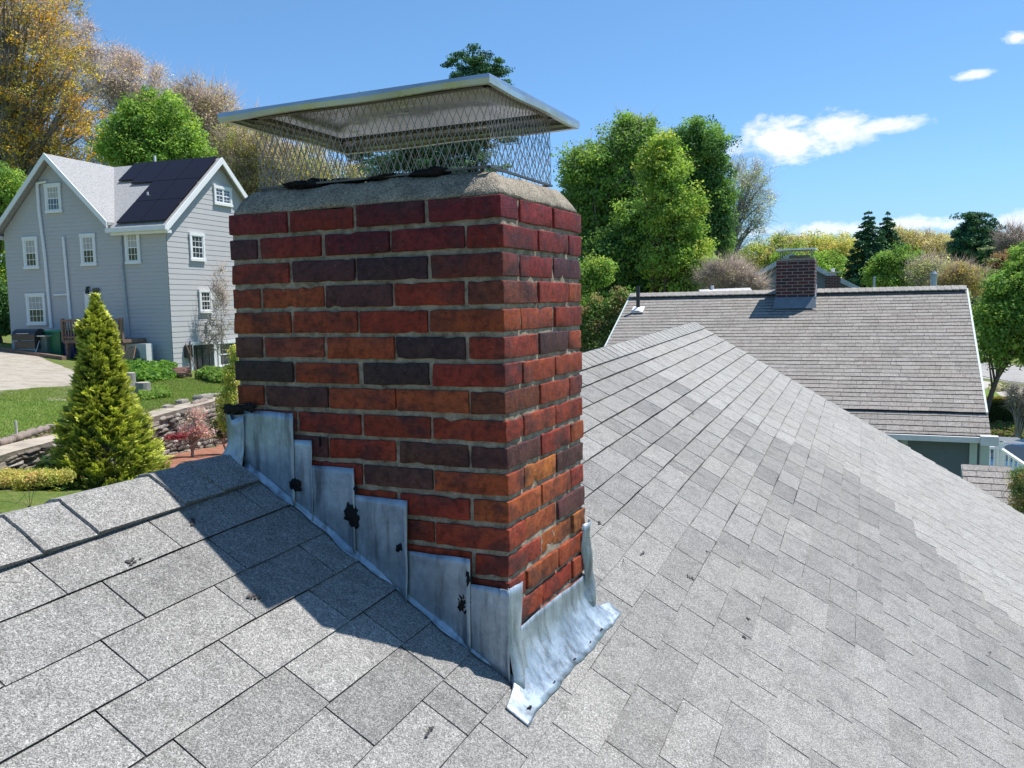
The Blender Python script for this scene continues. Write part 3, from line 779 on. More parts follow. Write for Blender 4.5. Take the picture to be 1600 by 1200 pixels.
# main roof, ridge along the front
sb = (za-ze)/3.2; zo2 = ze-sb*ov
slab(mb, lh(-.22, 3.2, za+.105), lh(xm, 3.2, za+.105), lh(2.30, -ov, zo2+.105), lh(-.22, -ov, zo2+.105))
slab(mb, lh(-.22, 3.2, za+.1), lh(7.9, 3.2, za+.1), lh(7.9, 6.4+ov, zo2+.1), lh(-.22, 6.4+ov, zo2+.1))
lroof = mb.build('roof', LROOF, lhouse)
for sgn in (1, -1):
    mb = MB(); p, q = lh(xm, -ext-.01, za+.12), lh(xm+sgn*(hw+(ov if sgn > 0 else 0)), -ext-.01, (zo if sgn > 0 else ze)+.12)
    mb.prism([p, q, q-Z*.24, p-Z*.24], -LB*.04); mb.build('rake_board', TRIM, lhouse)
for sgn in (1, -1):
    mb = MB(); p, q = lh(-.24, 3.2, za+.13), lh(-.24, 3.2+sgn*(3.2+ov), zo2+.13)
    mb.prism([p, q, q-Z*.26, p-Z*.26], -LA*.05); mb.build('rake_board', TRIM, lhouse)
mb = MB(); mb.box(lh(-.3, -ov-.12, zo2-.06), LA*2.75, LB*.14, Z*.16); mb.box(lh(-.26, -ov+.03, zo2-.16), LA*2.6, LB*.24, Z*.11); mb.build('gutter', TRIM, lhouse)
mb = MB(); mb.box(lh(7.95, -.3, zo-.02), LA*.22, LB*3, Z*.13); mb.build('gutter', TRIM, lhouse)
PV = NT('solar_glass'); PV.set(.12, 0, .22); PV.color((.014, .009, .011)); PV = PV.m
def on_main(a, t, h=.14): return lh(a, -ov+(3.2+ov)*t, zo2+(za-zo2)*t+.105+h)      # t from eave to ridge
mb_ = None
for (a0, a1, t0, t1) in [(-.12, .98, .03, .325), (1.0, 2.1, .03, .325), (-.12, .98, .335, .63), (1.0, 2.1, .335, .63), (-.12, .98, .64, .975), (1.0, 2.1, .64, .975), (2.12, 3.2, .64, .975), (3.22, 4.0, .70, .975)]:
    mb = MB(); p = [on_main(a0, t0), on_main(a1, t0), on_main(a1, t1), on_main(a0, t1)]; mb.prism(p, -Z*.05)
    mb.build('solar_panel', PV, lroof)
mb = MB(); mb.tube([on_main(1.75, .42, -.1), on_main(1.75, .42, .25)], .035); mb.build('vent_pipe', TRIM, lroof)
mb = MB(); mb.tube([lh(3.1, 3.3, za), lh(3.1, 3.3, za+.45)], .05); mb.build('vent_pipe', TRIM, lroof)
def fr(px, py): return hit(px, py, LB, LB@lc-.026)      # point on the front wall
def sd_(px, py): return hit(px, py, LA, LA@lc-.0)-LA*.026
def win_px(parent, fn, U, Nn, x0, y0, x1, y1, trim=.1, **k):
    a, b = fn(x0, y0), fn(x1, y1); c_ = (a+b)/2; w_ = abs((b-a)@U); h = abs(a[2]-b[2]); return window(parent, c_, U, Nn, w_-2*trim, h-2*trim, trim=trim, **k)
for b in [(70, 288, 98, 332), (36, 371, 62, 420), (125.5, 366, 152, 415), (195, 361.5, 221, 412), (41, 459, 74, 508)]:
    win_px(lhouse, fr, LA, -LB, *b, cols=4 if b[0] in (70, 41) else 3)
win_px(lhouse, sd_, LB, -LA, 332, 289, 361, 324, double=True, cols=4)
win_px(lhouse, sd_, LB, -LA, 294, 363, 319, 409); win_px(lhouse, sd_, LB, -LA, 309, 452, 330, 489); 
win_px(lhouse, sd_, LB, -LA, 338, 533, 372, 572, cols=1, rows=1)
# back door, wide basement doorway
a, b = fr(133, 456), fr(160, 518); mb = MB(); mb.cbox((a+b)/2-LB*.02, LA*abs((b-a)@LA)/2, LB*.03, Z*abs(a[2]-b[2])/2)
door = mb.build('door', TRIM, lhouse); mb = MB(); c_ = (a+b)/2+LA*-.22+Z*.35-LB*.06; mb.cbox(c_, LA*.15, LB*.012, Z*.55); mb.build('pane', GLASS, door)
a, b = sd_(297, 537), sd_(336, 582); ww = abs((b-a)@LB); mb = MB(); c_ = (a+b)/2; H_ = abs(a[2]-b[2])
mb.cbox(c_+Z*(H_/2), LB*(ww/2+.08), LA*.05, Z*.07); mb.cbox(c_-LB*ww/2, LB*.07, LA*.05, Z*H_/2); mb.cbox(c_+LB*ww/2, LB*.09, LA*.05, Z*H_/2)
door = mb.build('door', TRIM, lhouse); mb = MB(); mb.cbox(c_, LB*(ww/2-.06), LA*.02, Z*(H_/2-.06)); mb.build('pane', GLASS, door)
mb = MB()
for u in (-.28, -.05, .25): mb.cbox(c_+LB*u*ww-LA*.03, LB*.02, LA*.015, Z*(H_/2-.06))
mb.build('sash', plain('dark_frame', (.06, .06, .065), .5), door)
# white pipes and downspout on the front
def pipe(pts, r, name, m_): mb = MB(); mb.tube([fr(*p)-LB*.06 for p in pts], r, 8); return mb.build(name, m_, lhouse)
pipe([(60, 286), (63, 330), (72, 400), (82, 512)], .06, 'pipe', TRIM); pipe([(74, 284), (59, 287)], .045, 'pipe', TRIM)
pipe([(100.5, 370), (106, 430), (112, 498)], .055, 'pipe', TRIM); pipe([(86, 461), (107, 460)], .04, 'pipe', TRIM)
pipe([(190, 352), (193, 420), (199, 480), (204, 530)], .045, 'downspout', plain('grey_downspout', (.36, .40, .43), .5))
mb = MB(); p = fr(139, 450)-LB*.1; mb.tube([p, p-Z*.22], [.05, .09], 8); mb.cbox(p+Z*.02+LB*.04, LA*.03, LB*.06, Z*.03); mb.build('wall_lamp', plain('black_metal', (.02, .02, .02), .4), lhouse)
mb = MB(); p = sd_(291, 549)-LA*.08; mb.cbox(p, LB*.16, LA*.07, Z*.24); mb.tube([p-Z*.2, p-Z*.6+LB*.05, p-Z*.9+LB*.1], .02, 6); mb.build('meter_box', MATS['black_metal'], lhouse)
mb = MB(); p = sd_(322, 506)-LA*.05; mb.cbox(p, LB*.07, LA*.05, Z*.07); mb.tube([p, p-LA*.1-Z*.25], .03, 6); mb.tube([p+LB*.08, p+LB*.08-LA*.08-Z*.2], .03, 6); mb.build('flood_lamp', TRIM, lhouse)
# back porch with railing
WOOD = plain('weathered_wood', (.20, .13, .095), .85, var=.3)
_pf = lambda x, y: hit(x, y, LB, LB@lc-1.27)
a, b = _pf(98, 501), _pf(192, 532); a = a+LB*1.25; b = b+LB*1.25; zt = a[2]; zb_ = _pf(150, 531)[2]; wdt = abs((b-a)@LA); o_ = a*V(1, 1, 0)-LB*.05
mb = MB(); mb.box(V(o_[0], o_[1], zb_-.12), -LA*wdt, -LB*1.25, Z*.12); porch = mb.build('porch', WOOD, lhouse)
mb = MB()
for (s_, e_) in ((0, wdt), ):
    for zz in (zt, zb_+.1): mb.cbox(V(o_[0], o_[1], zz)-LA*wdt/2-LB*1.22, LA*wdt/2, LB*.04, Z*.035)
    n_ = int(wdt/.13)
    for i in range(n_+1): mb.cbox(V(o_[0], o_[1], (zt+zb_)/2)-LA*wdt*i/n_-LB*1.22, LA*.02, LB*.018, Z*(zt-zb_)/2)
    for i in (0, .5, 1): mb.cbox(V(o_[0], o_[1], (zt+zb_)/2)-LA*wdt*i-LB*1.22, LA*.05, LB*.05, Z*((zt-zb_)/2+.08))
mb.build('railing', WOOD, porch)
for i in (0, .5, 1):
    mb = MB(); p = V(o_[0], o_[1], 0)-LA*(.1+(wdt-.2)*i)-LB*1.15; zg = gz(p[0], p[1])-.05; mb.cbox(V(p[0], p[1], (zg+zb_-.12)/2), LA*.06, LB*.06, Z*(zb_-.12-zg)/2); mb.build('post', WOOD, porch)

# ================================================================ neighbour across (right)
r2 = azv(23.2); d2 = azv(113.2)
m_ = dep(1245, 456, 17.9); rl = hit(985, 463, r2, r2@m_); rr = hit(1510, 447, r2, r2@m_)
bk = hit(1541, 640, d2, d2@rr); er = hit(1543, 673, V(math.sin(25*D2R)*-r2[0], math.sin(25*D2R)*-r2[1], math.cos(25*D2R)), V(math.sin(25*D2R)*-r2[0], math.sin(25*D2R)*-r2[1], math.cos(25*D2R))@(bk-Z*.06))
run = lambda p: r2@(rr-p)
FL = abs(d2@(rr-rl)); slp = math.atan2(rr[2]-bk[2], run(bk)); s2v = -r2*math.cos(slp)-Z*math.sin(slp); n2v = unit(np.cross(d2, s2v)); n2v = n2v if n2v[2] > 0 else -n2v
zr2 = (rr[2]+rl[2])/2; O2 = V(rr[0], rr[1], zr2)
def FP(s, u, h=0): return O2+s2v*s-d2*(FL-u)+n2v*h      # u from the left end
Lm = np.linalg.norm(rr-bk)
FROOF = shingle_mat('old_shingle', (.21, .192, .172), (.395, .37, .34), 90, .45, (.30, .26, .225))
nhouse = empty('house', FP(3, FL/2)-Z*3, 'neighbouring house beyond the slope with a wide weathered grey roof and small brick chimney', 'house')
mb = MB(); mb.prism([FP(0, 0, -.03), FP(0, FL, -.03), FP(Lm, FL, -.03), FP(Lm, 0, -.03)], -n2v*.08)
sB = r2*math.cos(slp)-Z*math.sin(slp)
mb.prism([FP(0, 0, -.03), FP(0, FL, -.03), FP(0, FL, -.03)+sB*5, FP(0, 0, -.03)+sB*5], -Z*.1)
nroof = mb.build('roof', plain('felt', (.05, .05, .052)), nhouse)
mb = MB(); tf = lambda r, s, q: q.choice([.42, .5, .56, .64, .34])+q.uniform(-.06, .06)
shingles(mb, lambda u, s, h: FP(s, u, h-.03), .0, FL, .06, Lm, .1275, .305, thick=.0095, tonef=tf, seed=8, wob=.003, seg=2, slot=.004)
mb.build('shingles', FROOF, nroof)
# lower band below the break
ed = er-bk; le = np.linalg.norm(ed); sl3 = math.atan2(bk[2]-er[2], run(er)-run(bk)); s3v = -r2*math.cos(sl3)-Z*math.sin(sl3); n3v = unit(np.cross(d2, s3v)); n3v = n3v if n3v[2] > 0 else -n3v
O3 = FP(Lm, 0, -.065)
def F3(s, u, h=0): return O3+s3v*s+d2*u+n3v*h
mb = MB(); shingles(mb, lambda u, s, h: F3(s, u, h), -.05, FL+.03, -.2, le+.02, .135, .33, thick=.0095, tonef=tf, seed=12, wob=.003, seg=2, slot=.004); mb.build('shingles', FROOF, nroof)
mb = MB(); mb.prism([F3(-.25, -.05, -.01), F3(-.25, FL+.03, -.01), F3(le, FL+.03, -.01), F3(le, -.05, -.01)], -n3v*.06); mb.build('roof', MATS['felt'], nhouse)
mb = MB(); u = FL; rnd = random.Random(5)
while u > 0:
    e = .13; u0 = max(0, u-e)
    if not (3.0 < u < 3.95 and False):
        for k_, (sv, nv) in enumerate(((s2v, n2v), (sB, V(-n2v[0], -n2v[1], n2v[2])))):
            a0, a1 = O2-d2*(FL-u0)+Z*.05, O2-d2*(FL-u)+Z*.042
            p = [a0, a1, a1+sv*.17-nv*.0, a0+sv*.17-nv*.0]
            mb.prism(p, -Z*.018, .75+rnd.uniform(-.1, .15))
    u = u0
mb.build('ridge_caps', FROOF, nroof)
GUT = plain('gutter_white', (.72, .70, .70), .45, var=.08); PALE = plain('pale_green_trim', (.50, .58, .57), .6, var=.05)
mb = MB(); g0 = F3(le-.01, -.08, -.03); mb.box(g0, d2*(FL+.16), -r2*.11, -Z*.085); mb.build('gutter', GUT, nhouse)
mb = MB(); mb.box(F3(le-.015, FL-.12, .0), d2*.24, -r2*.15, -Z*.14); mb.build('gutter_end', GUT, nhouse)
wb = -5.1; wp = F3(le-.28, 0, -.06); wz = F3(le-.28, 0, -.08)[2]-.03; wn = -r2
mb = MB(); q0 = V(wp[0], wp[1], wb)
mb.prism([q0+d2*.05, q0+d2*(FL-.08), q0+d2*(FL-.08)+r2*8.0, q0+d2*.05+r2*8.0], Z*(wz-wb))
for u_ in (.06, FL-.2): mb.prism([V(*(FP(.1, u_, -.12)[:2]), FP(.1, u_, -.12)[2]), FP(Lm, u_, -.12), V(*(FP(Lm, u_, 0)[:2]), wz), V(*((FP(0, u_, 0)+sB*4.6)[:2]), wz), FP(0, u_, -.14)+sB*4.6], d2*.1)
mb.build('wall', PALE, nhouse)
def nf(px, py): return hit(px, py, r2, r2@wp-.01)
zt = nf(1465, 683)[2]
mb = MB(); a, b = nf(1419, 683), nf(1515, 683)
mb.box(V(a[0], a[1], -4.8), d2*(d2@(b-a)), -r2*.02, Z*(zt+4.8)); mb.build('blind', plain('grey_blind', (.115, .15, .175), .6, var=.06), nhouse)
mb = MB(); a, b = nf(1527.5, 685), nf(1531, 685); mb.box(V(a[0], a[1], -4.8), d2*(d2@(b-a)), -r2*.018, Z*(zt+4.8)); mb.build('blind', MATS['grey_blind'], nhouse)
mb = MB(); a, b = nf(1395, 690), nf(1408, 700); mb.cbox((a+b)/2-r2*.02, d2*.06, r2*.02, Z*.07); mb.build('outlet_box', plain('grey_box', (.3, .33, .34), .6), nhouse)
for (x0, x1) in ((1515, 1527), (1532, 1546)):
    mb = MB(); a, b = nf(x0, 683), nf(x1, 683); mb.box(V(a[0], a[1], -4.9), d2*(d2@(b-a)), -r2*.05, Z*(wz+4.9)); mb.build('corner_post', PALE, nhouse)
for (u_, w_) in ((0, -1), (FL, 1)):
    mb = MB(); mb.prism([FP(0, u_, -.02), FP(Lm, u_, -.02), FP(Lm, u_, -.14), FP(0, u_, -.14)], d2*.03*w_); mb.build('rake_board', PALE, nhouse)
# its chimney
FB = NT('small_brick'); FB.set(.85, 0, .3)
br = FB.n('ShaderNodeTexBrick'); br.inputs['Scale'].default_value = 1; br.inputs['Mortar Size'].default_value = .0085; br.inputs['Brick Width'].default_value = .213; br.inputs['Row Height'].default_value = .0665
br.inputs['Color1'].default_value = (.105, .035, .035, 1); br.inputs['Color2'].default_value = (.045, .028, .036, 1); br.inputs['Mortar'].default_value = (.24, .215, .20, 1); br.inputs['Mortar Smooth'].default_value = .2
geo = FB.n('ShaderNodeUVMap'); FB.l(geo.outputs[0], br.inputs['Vector']); FB.color(br.outputs['Color']); FB.bump(br.outputs['Fac'], .8, .01).invert = True; FB = FB.m
def brick_stack(name, parent, c, U, W_, w_, t_, z0, z1, mat=FB, loc=None):
    """box with real-size brick coordinates in its uv map"""
    P = [c-U*w_/2-W_*t_/2, c+U*w_/2-W_*t_/2, c+U*w_/2+W_*t_/2, c-U*w_/2+W_*t_/2]
    vs = [V(p[0], p[1], z0) for p in P]+[V(p[0], p[1], z1) for p in P]; fs = [(0, 1, 5, 4), (1, 2, 6, 5), (2, 3, 7, 6), (3, 0, 4, 7), (4, 5, 6, 7)]
    o = link(name, np.array(vs), fs, mat, parent, loc); uv = o.data.uv_layers.new(name='uv'); H = z1-z0; k = 0; off = 0
    for i, f in enumerate(fs):
        L = (w_ if i % 2 == 0 else t_) if i < 4 else w_
        for (a, b) in ((0, 0), (L, 0), (L, H), (0, H)) if i < 4 else ((0, 0),)*4: uv.data[k].uv = (a+off, b); k += 1
        off += L
    return o
cz = hit(1245, 470, r2, r2@(FP(.55, 3.3)))
cl, cr_ = hit(1212.5, 440, r2, r2@FP(.62, 0)), hit(1273, 440, r2, r2@FP(.62, 0)); cw = d2@(cr_-cl); ctop = hit(1245, 407, r2, r2@FP(.62, 0))[2]
cc_ = (cl+cr_)/2+r2*.30; st = brick_stack('chimney', nroof, V(cc_[0], cc_[1], 0), d2, r2, cw, .60, -.55, ctop)
mb = MB(); mb.cbox(V(cc_[0], cc_[1], ctop+.02), d2*(cw/2-.01), r2*.29, Z*.022); mb.cbox(V(cc_[0], cc_[1], ctop+.07)+d2*.06, d2*.2, r2*.1, Z*.045); crn = mb.build('crown', MORTAR, nroof)
mb = MB(); tz = hit(1245, 390.5, r2, r2@cc_)[2]; mb.cbox(V(cc_[0], cc_[1], tz), d2*.385, r2*.3, Z*.016); mb.build('chimney_cap', plain('bright_steel', (.78, .82, .78), .35, .3), nroof)
mb = MB()
for su in (-1, 1):
    for sw in (-1, 1): mb.cbox(V(cc_[0], cc_[1], (tz+ctop)/2)+d2*su*.30+r2*sw*.2, d2*.008, r2*.008, Z*(tz-ctop)/2)
for sw in (-1, 1):
    mb.cbox(V(cc_[0], cc_[1], ctop+.03)+r2*sw*.2, d2*.31, r2*.004, Z*.006)
    for i in range(26): mb.cbox(V(cc_[0], cc_[1], (tz+ctop)/2)+d2*(-.30+.024*i)+r2*sw*.2, d2*.0016, r2*.0016, Z*(tz-ctop)/2)
mb.cbox(V(cc_[0], cc_[1], ctop+.03)-d2*.30, d2*.004, r2*.2, Z*.006)
mb.build('cap_screen', plain('screen_grey', (.22, .24, .22), .5, .5), nroof)
mb = MB(); p = cc_-r2*.305; zf = -.36
zq = O2[2]-(r2@(O2-p))*math.tan(slp)
mb.prism([V(p[0], p[1], zq-.06)-d2*(cw/2+.05)-r2*.13, V(p[0], p[1], zq-.06)+d2*(cw/2+.05)-r2*.13, V(p[0], p[1], zq+.17)+d2*(cw/2+.01), V(p[0], p[1], zq+.17)-d2*(cw/2+.01)], -r2*.012)
mb.build('flashing', plain('blue_lead', (.15, .185, .225), .6, .2), nroof); mb = MB()
mb.prism([V(cc_[0], cc_[1], zq-.1)+d2*(cw/2+.006)-r2*.33, V(cc_[0], cc_[1], zq+.17)+d2*(cw/2+.006)-r2*.33, V(cc_[0], cc_[1], zq+.42)+d2*(cw/2+.006)+r2*.1, V(cc_[0], cc_[1], zq+.1)+d2*(cw/2+.006)+r2*.1], d2*.014)
mb.build('flashing', plain('blue_lead', (.15, .185, .225), .6, .2), nroof)
mb = MB(); p = FP(.45, d2@(hit(997, 480, n2v, n2v@O2)-FP(0, 0)), 0); p = hit(997, 484, n2v, n2v@O2); tp = hit(995, 447, r2, r2@p); mb.tube([p-Z*.05, V(p[0], p[1], tp[2])], .042, 10); pv = mb.build('vent_pipe', plain('black_pipe', (.03, .03, .033), .45), nroof)
mb = MB(); mb.tube([p-Z*.02+n2v*.0, p+Z*.05], [.13, .055], 12); mb.cbox(p+n2v*.005, d2*.13, s2v*.13, n2v*.012); mb.build('pipe_collar', GUT, nroof)
# side porch roof, steps railing
sp0, sp1 = hit(1541, 728, Z, -3.15), hit(1583, 728, Z, -3.15); 
nO = nf(1545, 725); nO = V(nO[0], nO[1], -3.05)
mb = MB()
pr0 = dep(1538, 727, 12.2); uu = d2; pr1 = hit(1580, 727, r2, r2@pr0); pr1 = pr0+d2*(d2@(pr1-pr0)); sdn = -r2*math.cos(27*D2R)-Z*math.sin(27*D2R); pr3 = pr0+sdn*2.3; nn4 = np.cross(uu, sdn); nn4 = nn4 if nn4[2] > 0 else -nn4; Lp = np.linalg.norm(pr3-pr0)
wpr = np.linalg.norm(pr1-pr0)
shingles(mb, lambda u, s, h: pr0+uu*u+sdn*s+nn4*h, -.3, wpr, 0, Lp, .145, .33, thick=.013, tonef=tf, seed=31, seg=2)
sh4 = empty('porch', pr0-Z*1.6, 'small side porch with a pale shingle roof at the corner of the neighbouring house', 'porch')
mb.build('roof', FROOF, sh4)
mb = MB(); mb.prism([pr0-uu*.3-nn4*.02, pr1-nn4*.02, pr1+sdn*Lp-nn4*.02, pr0-uu*.3+sdn*Lp-nn4*.02], -Z*.12); mb.build('fascia', PALE, sh4)
mb = MB()
for t, s in ((.05, .1), (.95, .1), (.05, .9), (.95, .9)):
    p = pr0+uu*wpr*t+sdn*Lp*s-nn4*.14; mb = MB(); mb.box(V(p[0], p[1], gz(p[0], p[1])-.2), uu*.09, r2*.09, Z*(p[2]-gz(p[0], p[1])+.15)); mb.build('post', PALE, sh4)

# ================================================================ stone wall and yard things (left)
def stone(bv_, bf_, bt_, c, U, W_, h, sd, tone):
    n = len(bv_); g_ = [-1, -.62, 0, .62, 1]; idx = {}
    for ax in range(3):
        for sg in (-1, 1):
            base = len(bv_)
            for u in g_:
                for v_ in g_:
                    p = V(0, 0, 0); p[ax] = sg; p[(ax+1) % 3] = u; p[(ax+2) % 3] = v_
                    q = p/ (np.sum(np.abs(p)**5)**(1/5)); q = q*(1+.22*nz3(q+sd, 1.1)+.10*nz3(q+sd, 3.1))
                    bv_.append(c+U*q[0]*h[0]+W_*q[1]*h[1]+Z*q[2]*h[2])
            for i in range(4):
                for j in range(4):
                    a = base+i*5+j; f = (a, a+1, a+6, a+5); bf_.append(f if sg < 0 else f[::-1]); bt_.append(tone)
STONE = NT('field_stone'); STONE.set(.9, 0, .3); _t1 = STONE.attr('tone').outputs['Fac']
STONE.color(STONE.mix(STONE.ramp(_t1, [(0, (.08, .07, .06)), (.4, (.19, .165, .14)), (.75, (.30, .27, .225)), (1, (.42, .39, .35))]), STONE.ramp(STONE.noise(14, 5, .7), [(.3, .55), (.7, 1.25)]), 1.0, 'MULTIPLY')); STONE.bump(STONE.noise(22, 5, .7), .8, .03); STONE = STONE.m
rnd = random.Random(77); bv_ = []; bf_ = []; bt_ = []
sw = empty('stone_wall', (WX, 18, -3.6), 'dry stone retaining wall with a flat weathered coping holding up the lawn', 'wall')
y = 9.0
Y1 = 34
zz = 0
rows_n = 11
for k_ in range(rows_n):
    y = 9+rnd.uniform(0, .3)
    while y < Y1:
        L = rnd.uniform(.18, .52); zl_, zt_ = lower(WX+.2, y)-.15, terrace(WX, y)-.02; hh = (zt_-zl_)/rows_n
        c = V(WX+.05+rnd.uniform(-.03, .05), y+L/2, zl_+hh*(k_+.5)+rnd.uniform(-.02, .02))
        stone(bv_, bf_, bt_, c, V(0, 1, 0), V(1, 0, 0), (L/2*.98, .16, hh/2*rnd.uniform(.85, 1.12)), rnd.uniform(0, 99), rnd.uniform(.1, 1)); y += L
link('stones', np.array(bv_), np.array(bf_), STONE, sw, smooth=True, tone=bt_)
mb = MB(); G = []
for i in range(61):
    y = 9+(Y1-9)*i/60; zt_ = terrace(WX, y); wv = .03*math.sin(i*.9)+.02*math.sin(i*2.3)
    G.append([V(WX+.16+wv, y, zt_-.08), V(WX+.20+wv, y, zt_+.04), V(WX-.28+wv, y, zt_+.06), V(WX-.42, y, zt_-.05)])
mb.grid(G); mb.grid([[V(p[0]+.0, p[1], p[2]-.10) for p in r[:1]]+[r[0]] for r in G]); mb.build('coping', plain('coping_stone', (.36, .31, .245), .9, var=.35, scale=2.5, bump=.02), sw, solid=.02)
mb = MB(); G = [[V(WX-.05, 9+(Y1-9)*i/60, terrace(WX, 9+(Y1-9)*i/60)-.06), V(WX-.05, 9+(Y1-9)*i/60, -5)] for i in range(61)]; mb.grid(G); mb.build('wall_core', plain('dark_earth', (.05, .045, .04), .95), sw)
LOG = bark_mat('log', (.33, .27, .23))
for i, (x0, y0, x1, y1, r_) in enumerate([(-4, 700, 19, 694, .07), (21, 693, 52, 681, .075), (53, 680, 82, 672, .065), (302, 640, 322, 631, .07)]):
    p, q = at(x0, y0), at(x1, y1)
    for t_ in (p, q): t_[2] += r_*.8
    mb = MB(); n_ = 8; mb.tube([p+(q-p)*j/n_+V(0, 0, .015*math.sin(j*2+i)) for j in range(n_+1)], [r_*(1+.12*math.sin(j*1.7+i)) for j in range(n_+1)], 10)
    o = mb.build('log', LOG, smooth=True); tag(o, ['short grey log at the far left end of the wall top', 'middle grey log lying along the wall top behind the golden conifer', 'grey log touching the left side of the golden conifer', 'small log on the wall top near the pink flowering tree'][i], 'log', 'logs along the wall top')
rocks = [(205, 655, .16), (176, 660, .13), (285, 632, .12), (338, 622, .13), (318, 626, .17), (262, 640, .10)]
for i, (x, y, r_) in enumerate(rocks):
    bv_ = []; bf_ = []; bt_ = []; p = at(x, y); stone(bv_, bf_, bt_, p+Z*r_*.35, unit(V(.3, 1, 0)), unit(V(1, -.3, 0)), (r_*1.4, r_, r_*.7), i*3.3, .8)
    o = link('rock', np.array(bv_), np.array(bf_), STONE, smooth=True, tone=bt_)
    tag(o, ['pale flat rock on the grass just right of the golden conifer', 'pale rock half hidden by the golden conifer edge', 'pale rock above the pink blossom', 'pale rock on the wall top closest to the chimney', 'largest pale rock on the wall top beside the small log', 'small pale rock on the wall top left of the pink blossom'][i], 'rock', 'rocks along the wall top')
STUMP = bark_mat('stump', (.36, .34, .31)); STUMPT = plain('stump_top', (.42, .38, .31), .9, var=.25, scale=20)
for i, (x, y, r_, h) in enumerate([(202, 606, .19, .42), (198, 622, .16, .40), (224, 615, .20, .30)]):
    p = at(x, y); mb = MB(); mb.tube([p-Z*.05, p+Z*h*.5, p+Z*h], [r_*1.12, r_, r_*.97], 14); o = mb.build('tree_stump', STUMP, loc=p)
    mb = MB(); mb.tube([p+Z*h, p+Z*(h+.012)], [r_*.9, r_*.88], 14); mb.build('cut_top', STUMPT, o)
    tag(o, ['upright grey stump farthest from the wall, touching the green plant bed', 'narrow grey stump nearest the golden conifer', 'low wide grey stump on the right of the three stumps'][i], 'stump', 'tree stumps on the grass')
mb = MB(); rnd = random.Random(6); p = at(278, 590)
for i in range(9): bv_ = []; mb.cbox(p+V(rnd.uniform(-.35, .35), rnd.uniform(-.3, .3), .05+.05*i*.6), unit(V(1, rnd.uniform(-1, 1), 0))*rnd.uniform(.14, .22), unit(V(rnd.uniform(-1, 1), 1, 0))*.1, Z*.045)
tag(mb.build('brick_pile', plain('old_terracotta', (.30, .17, .13), .9, var=.35, scale=5)), 'low heap of reddish paving stones at the lit corner of the grey house', 'brick pile')
def yard(px, off): q = hit(px, 500, LB, LB@lc-off); return V(q[0], q[1], gz(q[0], q[1]))
# heat pump
hp = yard(215, .55); mb = MB(); u_, w_ = LA, LB; c = hp+Z*.47
mb.cbox(c, u_*.46, w_*.17, Z*.40); hpo = empty('heat_pump', hp, 'white outdoor heat pump unit with round fan against the grey house wall', 'heat pump'); mb.build('casing', plain('pump_white', (.62, .63, .61), .5, var=.05), hpo)
mb = MB(); cf = c+u_*.13-w_*.172; mb.tube([cf, cf-w_*.012], .30, 24); mb.build('fan_opening', plain('dark_grille', (.10, .11, .115), .5), hpo)
mb = MB()
for r_ in (.07, .13, .19, .25, .30):
    ring = [cf-w_*.02+u_*r_*math.cos(t)+Z*r_*math.sin(t) for t in np.linspace(0, 2*math.pi, 25)]; mb.tube(ring, .006, 4, False)
for t in np.linspace(0, math.pi, 7)[:-1]: mb.tube([cf-w_*.022+(u_*math.cos(t)+Z*math.sin(t))*.3, cf-w_*.022-(u_*math.cos(t)+Z*math.sin(t))*.3], .006, 4)
mb.build('fan_guard', plain('guard_grey', (.45, .46, .46), .5), hpo)
for s_ in (-.35, .35): mb = MB(); mb.cbox(hp+u_*s_+Z*.03, u_*.04, w_*.2, Z*.05); mb.build('foot', MATS['dark_grille'], hpo)
# bins, grill
def bin_(px, py, w_, h, m_, ml, label, cat='bin'):
    p = yard(px, py); e = empty('wheelie_bin', p, label, cat, 'bins against the grey house'); mb = MB()
    b = [p+LA*sx*w_*.40+LB*sy*w_*.40+Z*.04 for sx, sy in ((-1, -1), (1, -1), (1, 1), (-1, 1))]; t = [p+LA*sx*w_*.5+LB*sy*w_*.5+Z*h*.9 for sx, sy in ((-1, -1), (1, -1), (1, 1), (-1, 1))]
    mb.add(b+t, [(3, 2, 1, 0), (4, 5, 6, 7), (0, 1, 5, 4), (1, 2, 6, 5), (2, 3, 7, 6), (3, 0, 4, 7)]); mb.build('body', m_, e)
    G = [[p+LA*(w_*.56*sx)+LB*(w_*.58*sy)+Z*(h*.9+.10*math.cos(sx*1.4)*1.0*(.6+.4*sy)) for sx in np.linspace(-1, 1, 7)] for sy in np.linspace(-1, 1, 5)]
    mb = MB(); mb.grid(G[::-1]); mb.build('lid', ml, e, smooth=True, solid=.04)
    for s_ in (-1, 1): mb = MB(); mb.tube([p+LA*s_*w_*.42+LB*w_*.42+Z*.1-LA*.03, p+LA*s_*w_*.42+LB*w_*.42+Z*.1+LA*.03], .1, 12); mb.build('wheel', MATS['black_metal'], e)
    mb = MB(); mb.tube([p-LA*w_*.4+LB*w_*.62+Z*h*.88, p+LA*w_*.4+LB*w_*.62+Z*h*.88], .02, 6); mb.build('handle', ml, e)
GREEN = plain('green_plastic', (.01, .14, .065), .45, var=.05); GREENL = plain('green_lid', (.02, .26, .14), .35, var=.05)
BLUEP = plain('blue_plastic', (.012, .025, .12), .45, var=.05); GREYG = plain('grey_green_plastic', (.10, .16, .15), .5, var=.08)
bin_(92, .8, .72, 1.08, GREEN, GREENL, 'green wheeled bin with a bright green lid beside the porch railing')
bin_(113, .7, .66, 1.0, BLUEP, BLUEP, 'dark blue bin just right of the green wheeled bin')
bin_(71, 1.0, .62, .82, GREYG, plain('grey_lid', (.35, .37, .37), .5), 'low grey bin just left of the green wheeled bin')
gp = yard(44, 1.3); ge = empty('barbecue_grill', gp, 'black barbecue grill on silver crossed legs left of the bins', 'grill'); mb = MB()
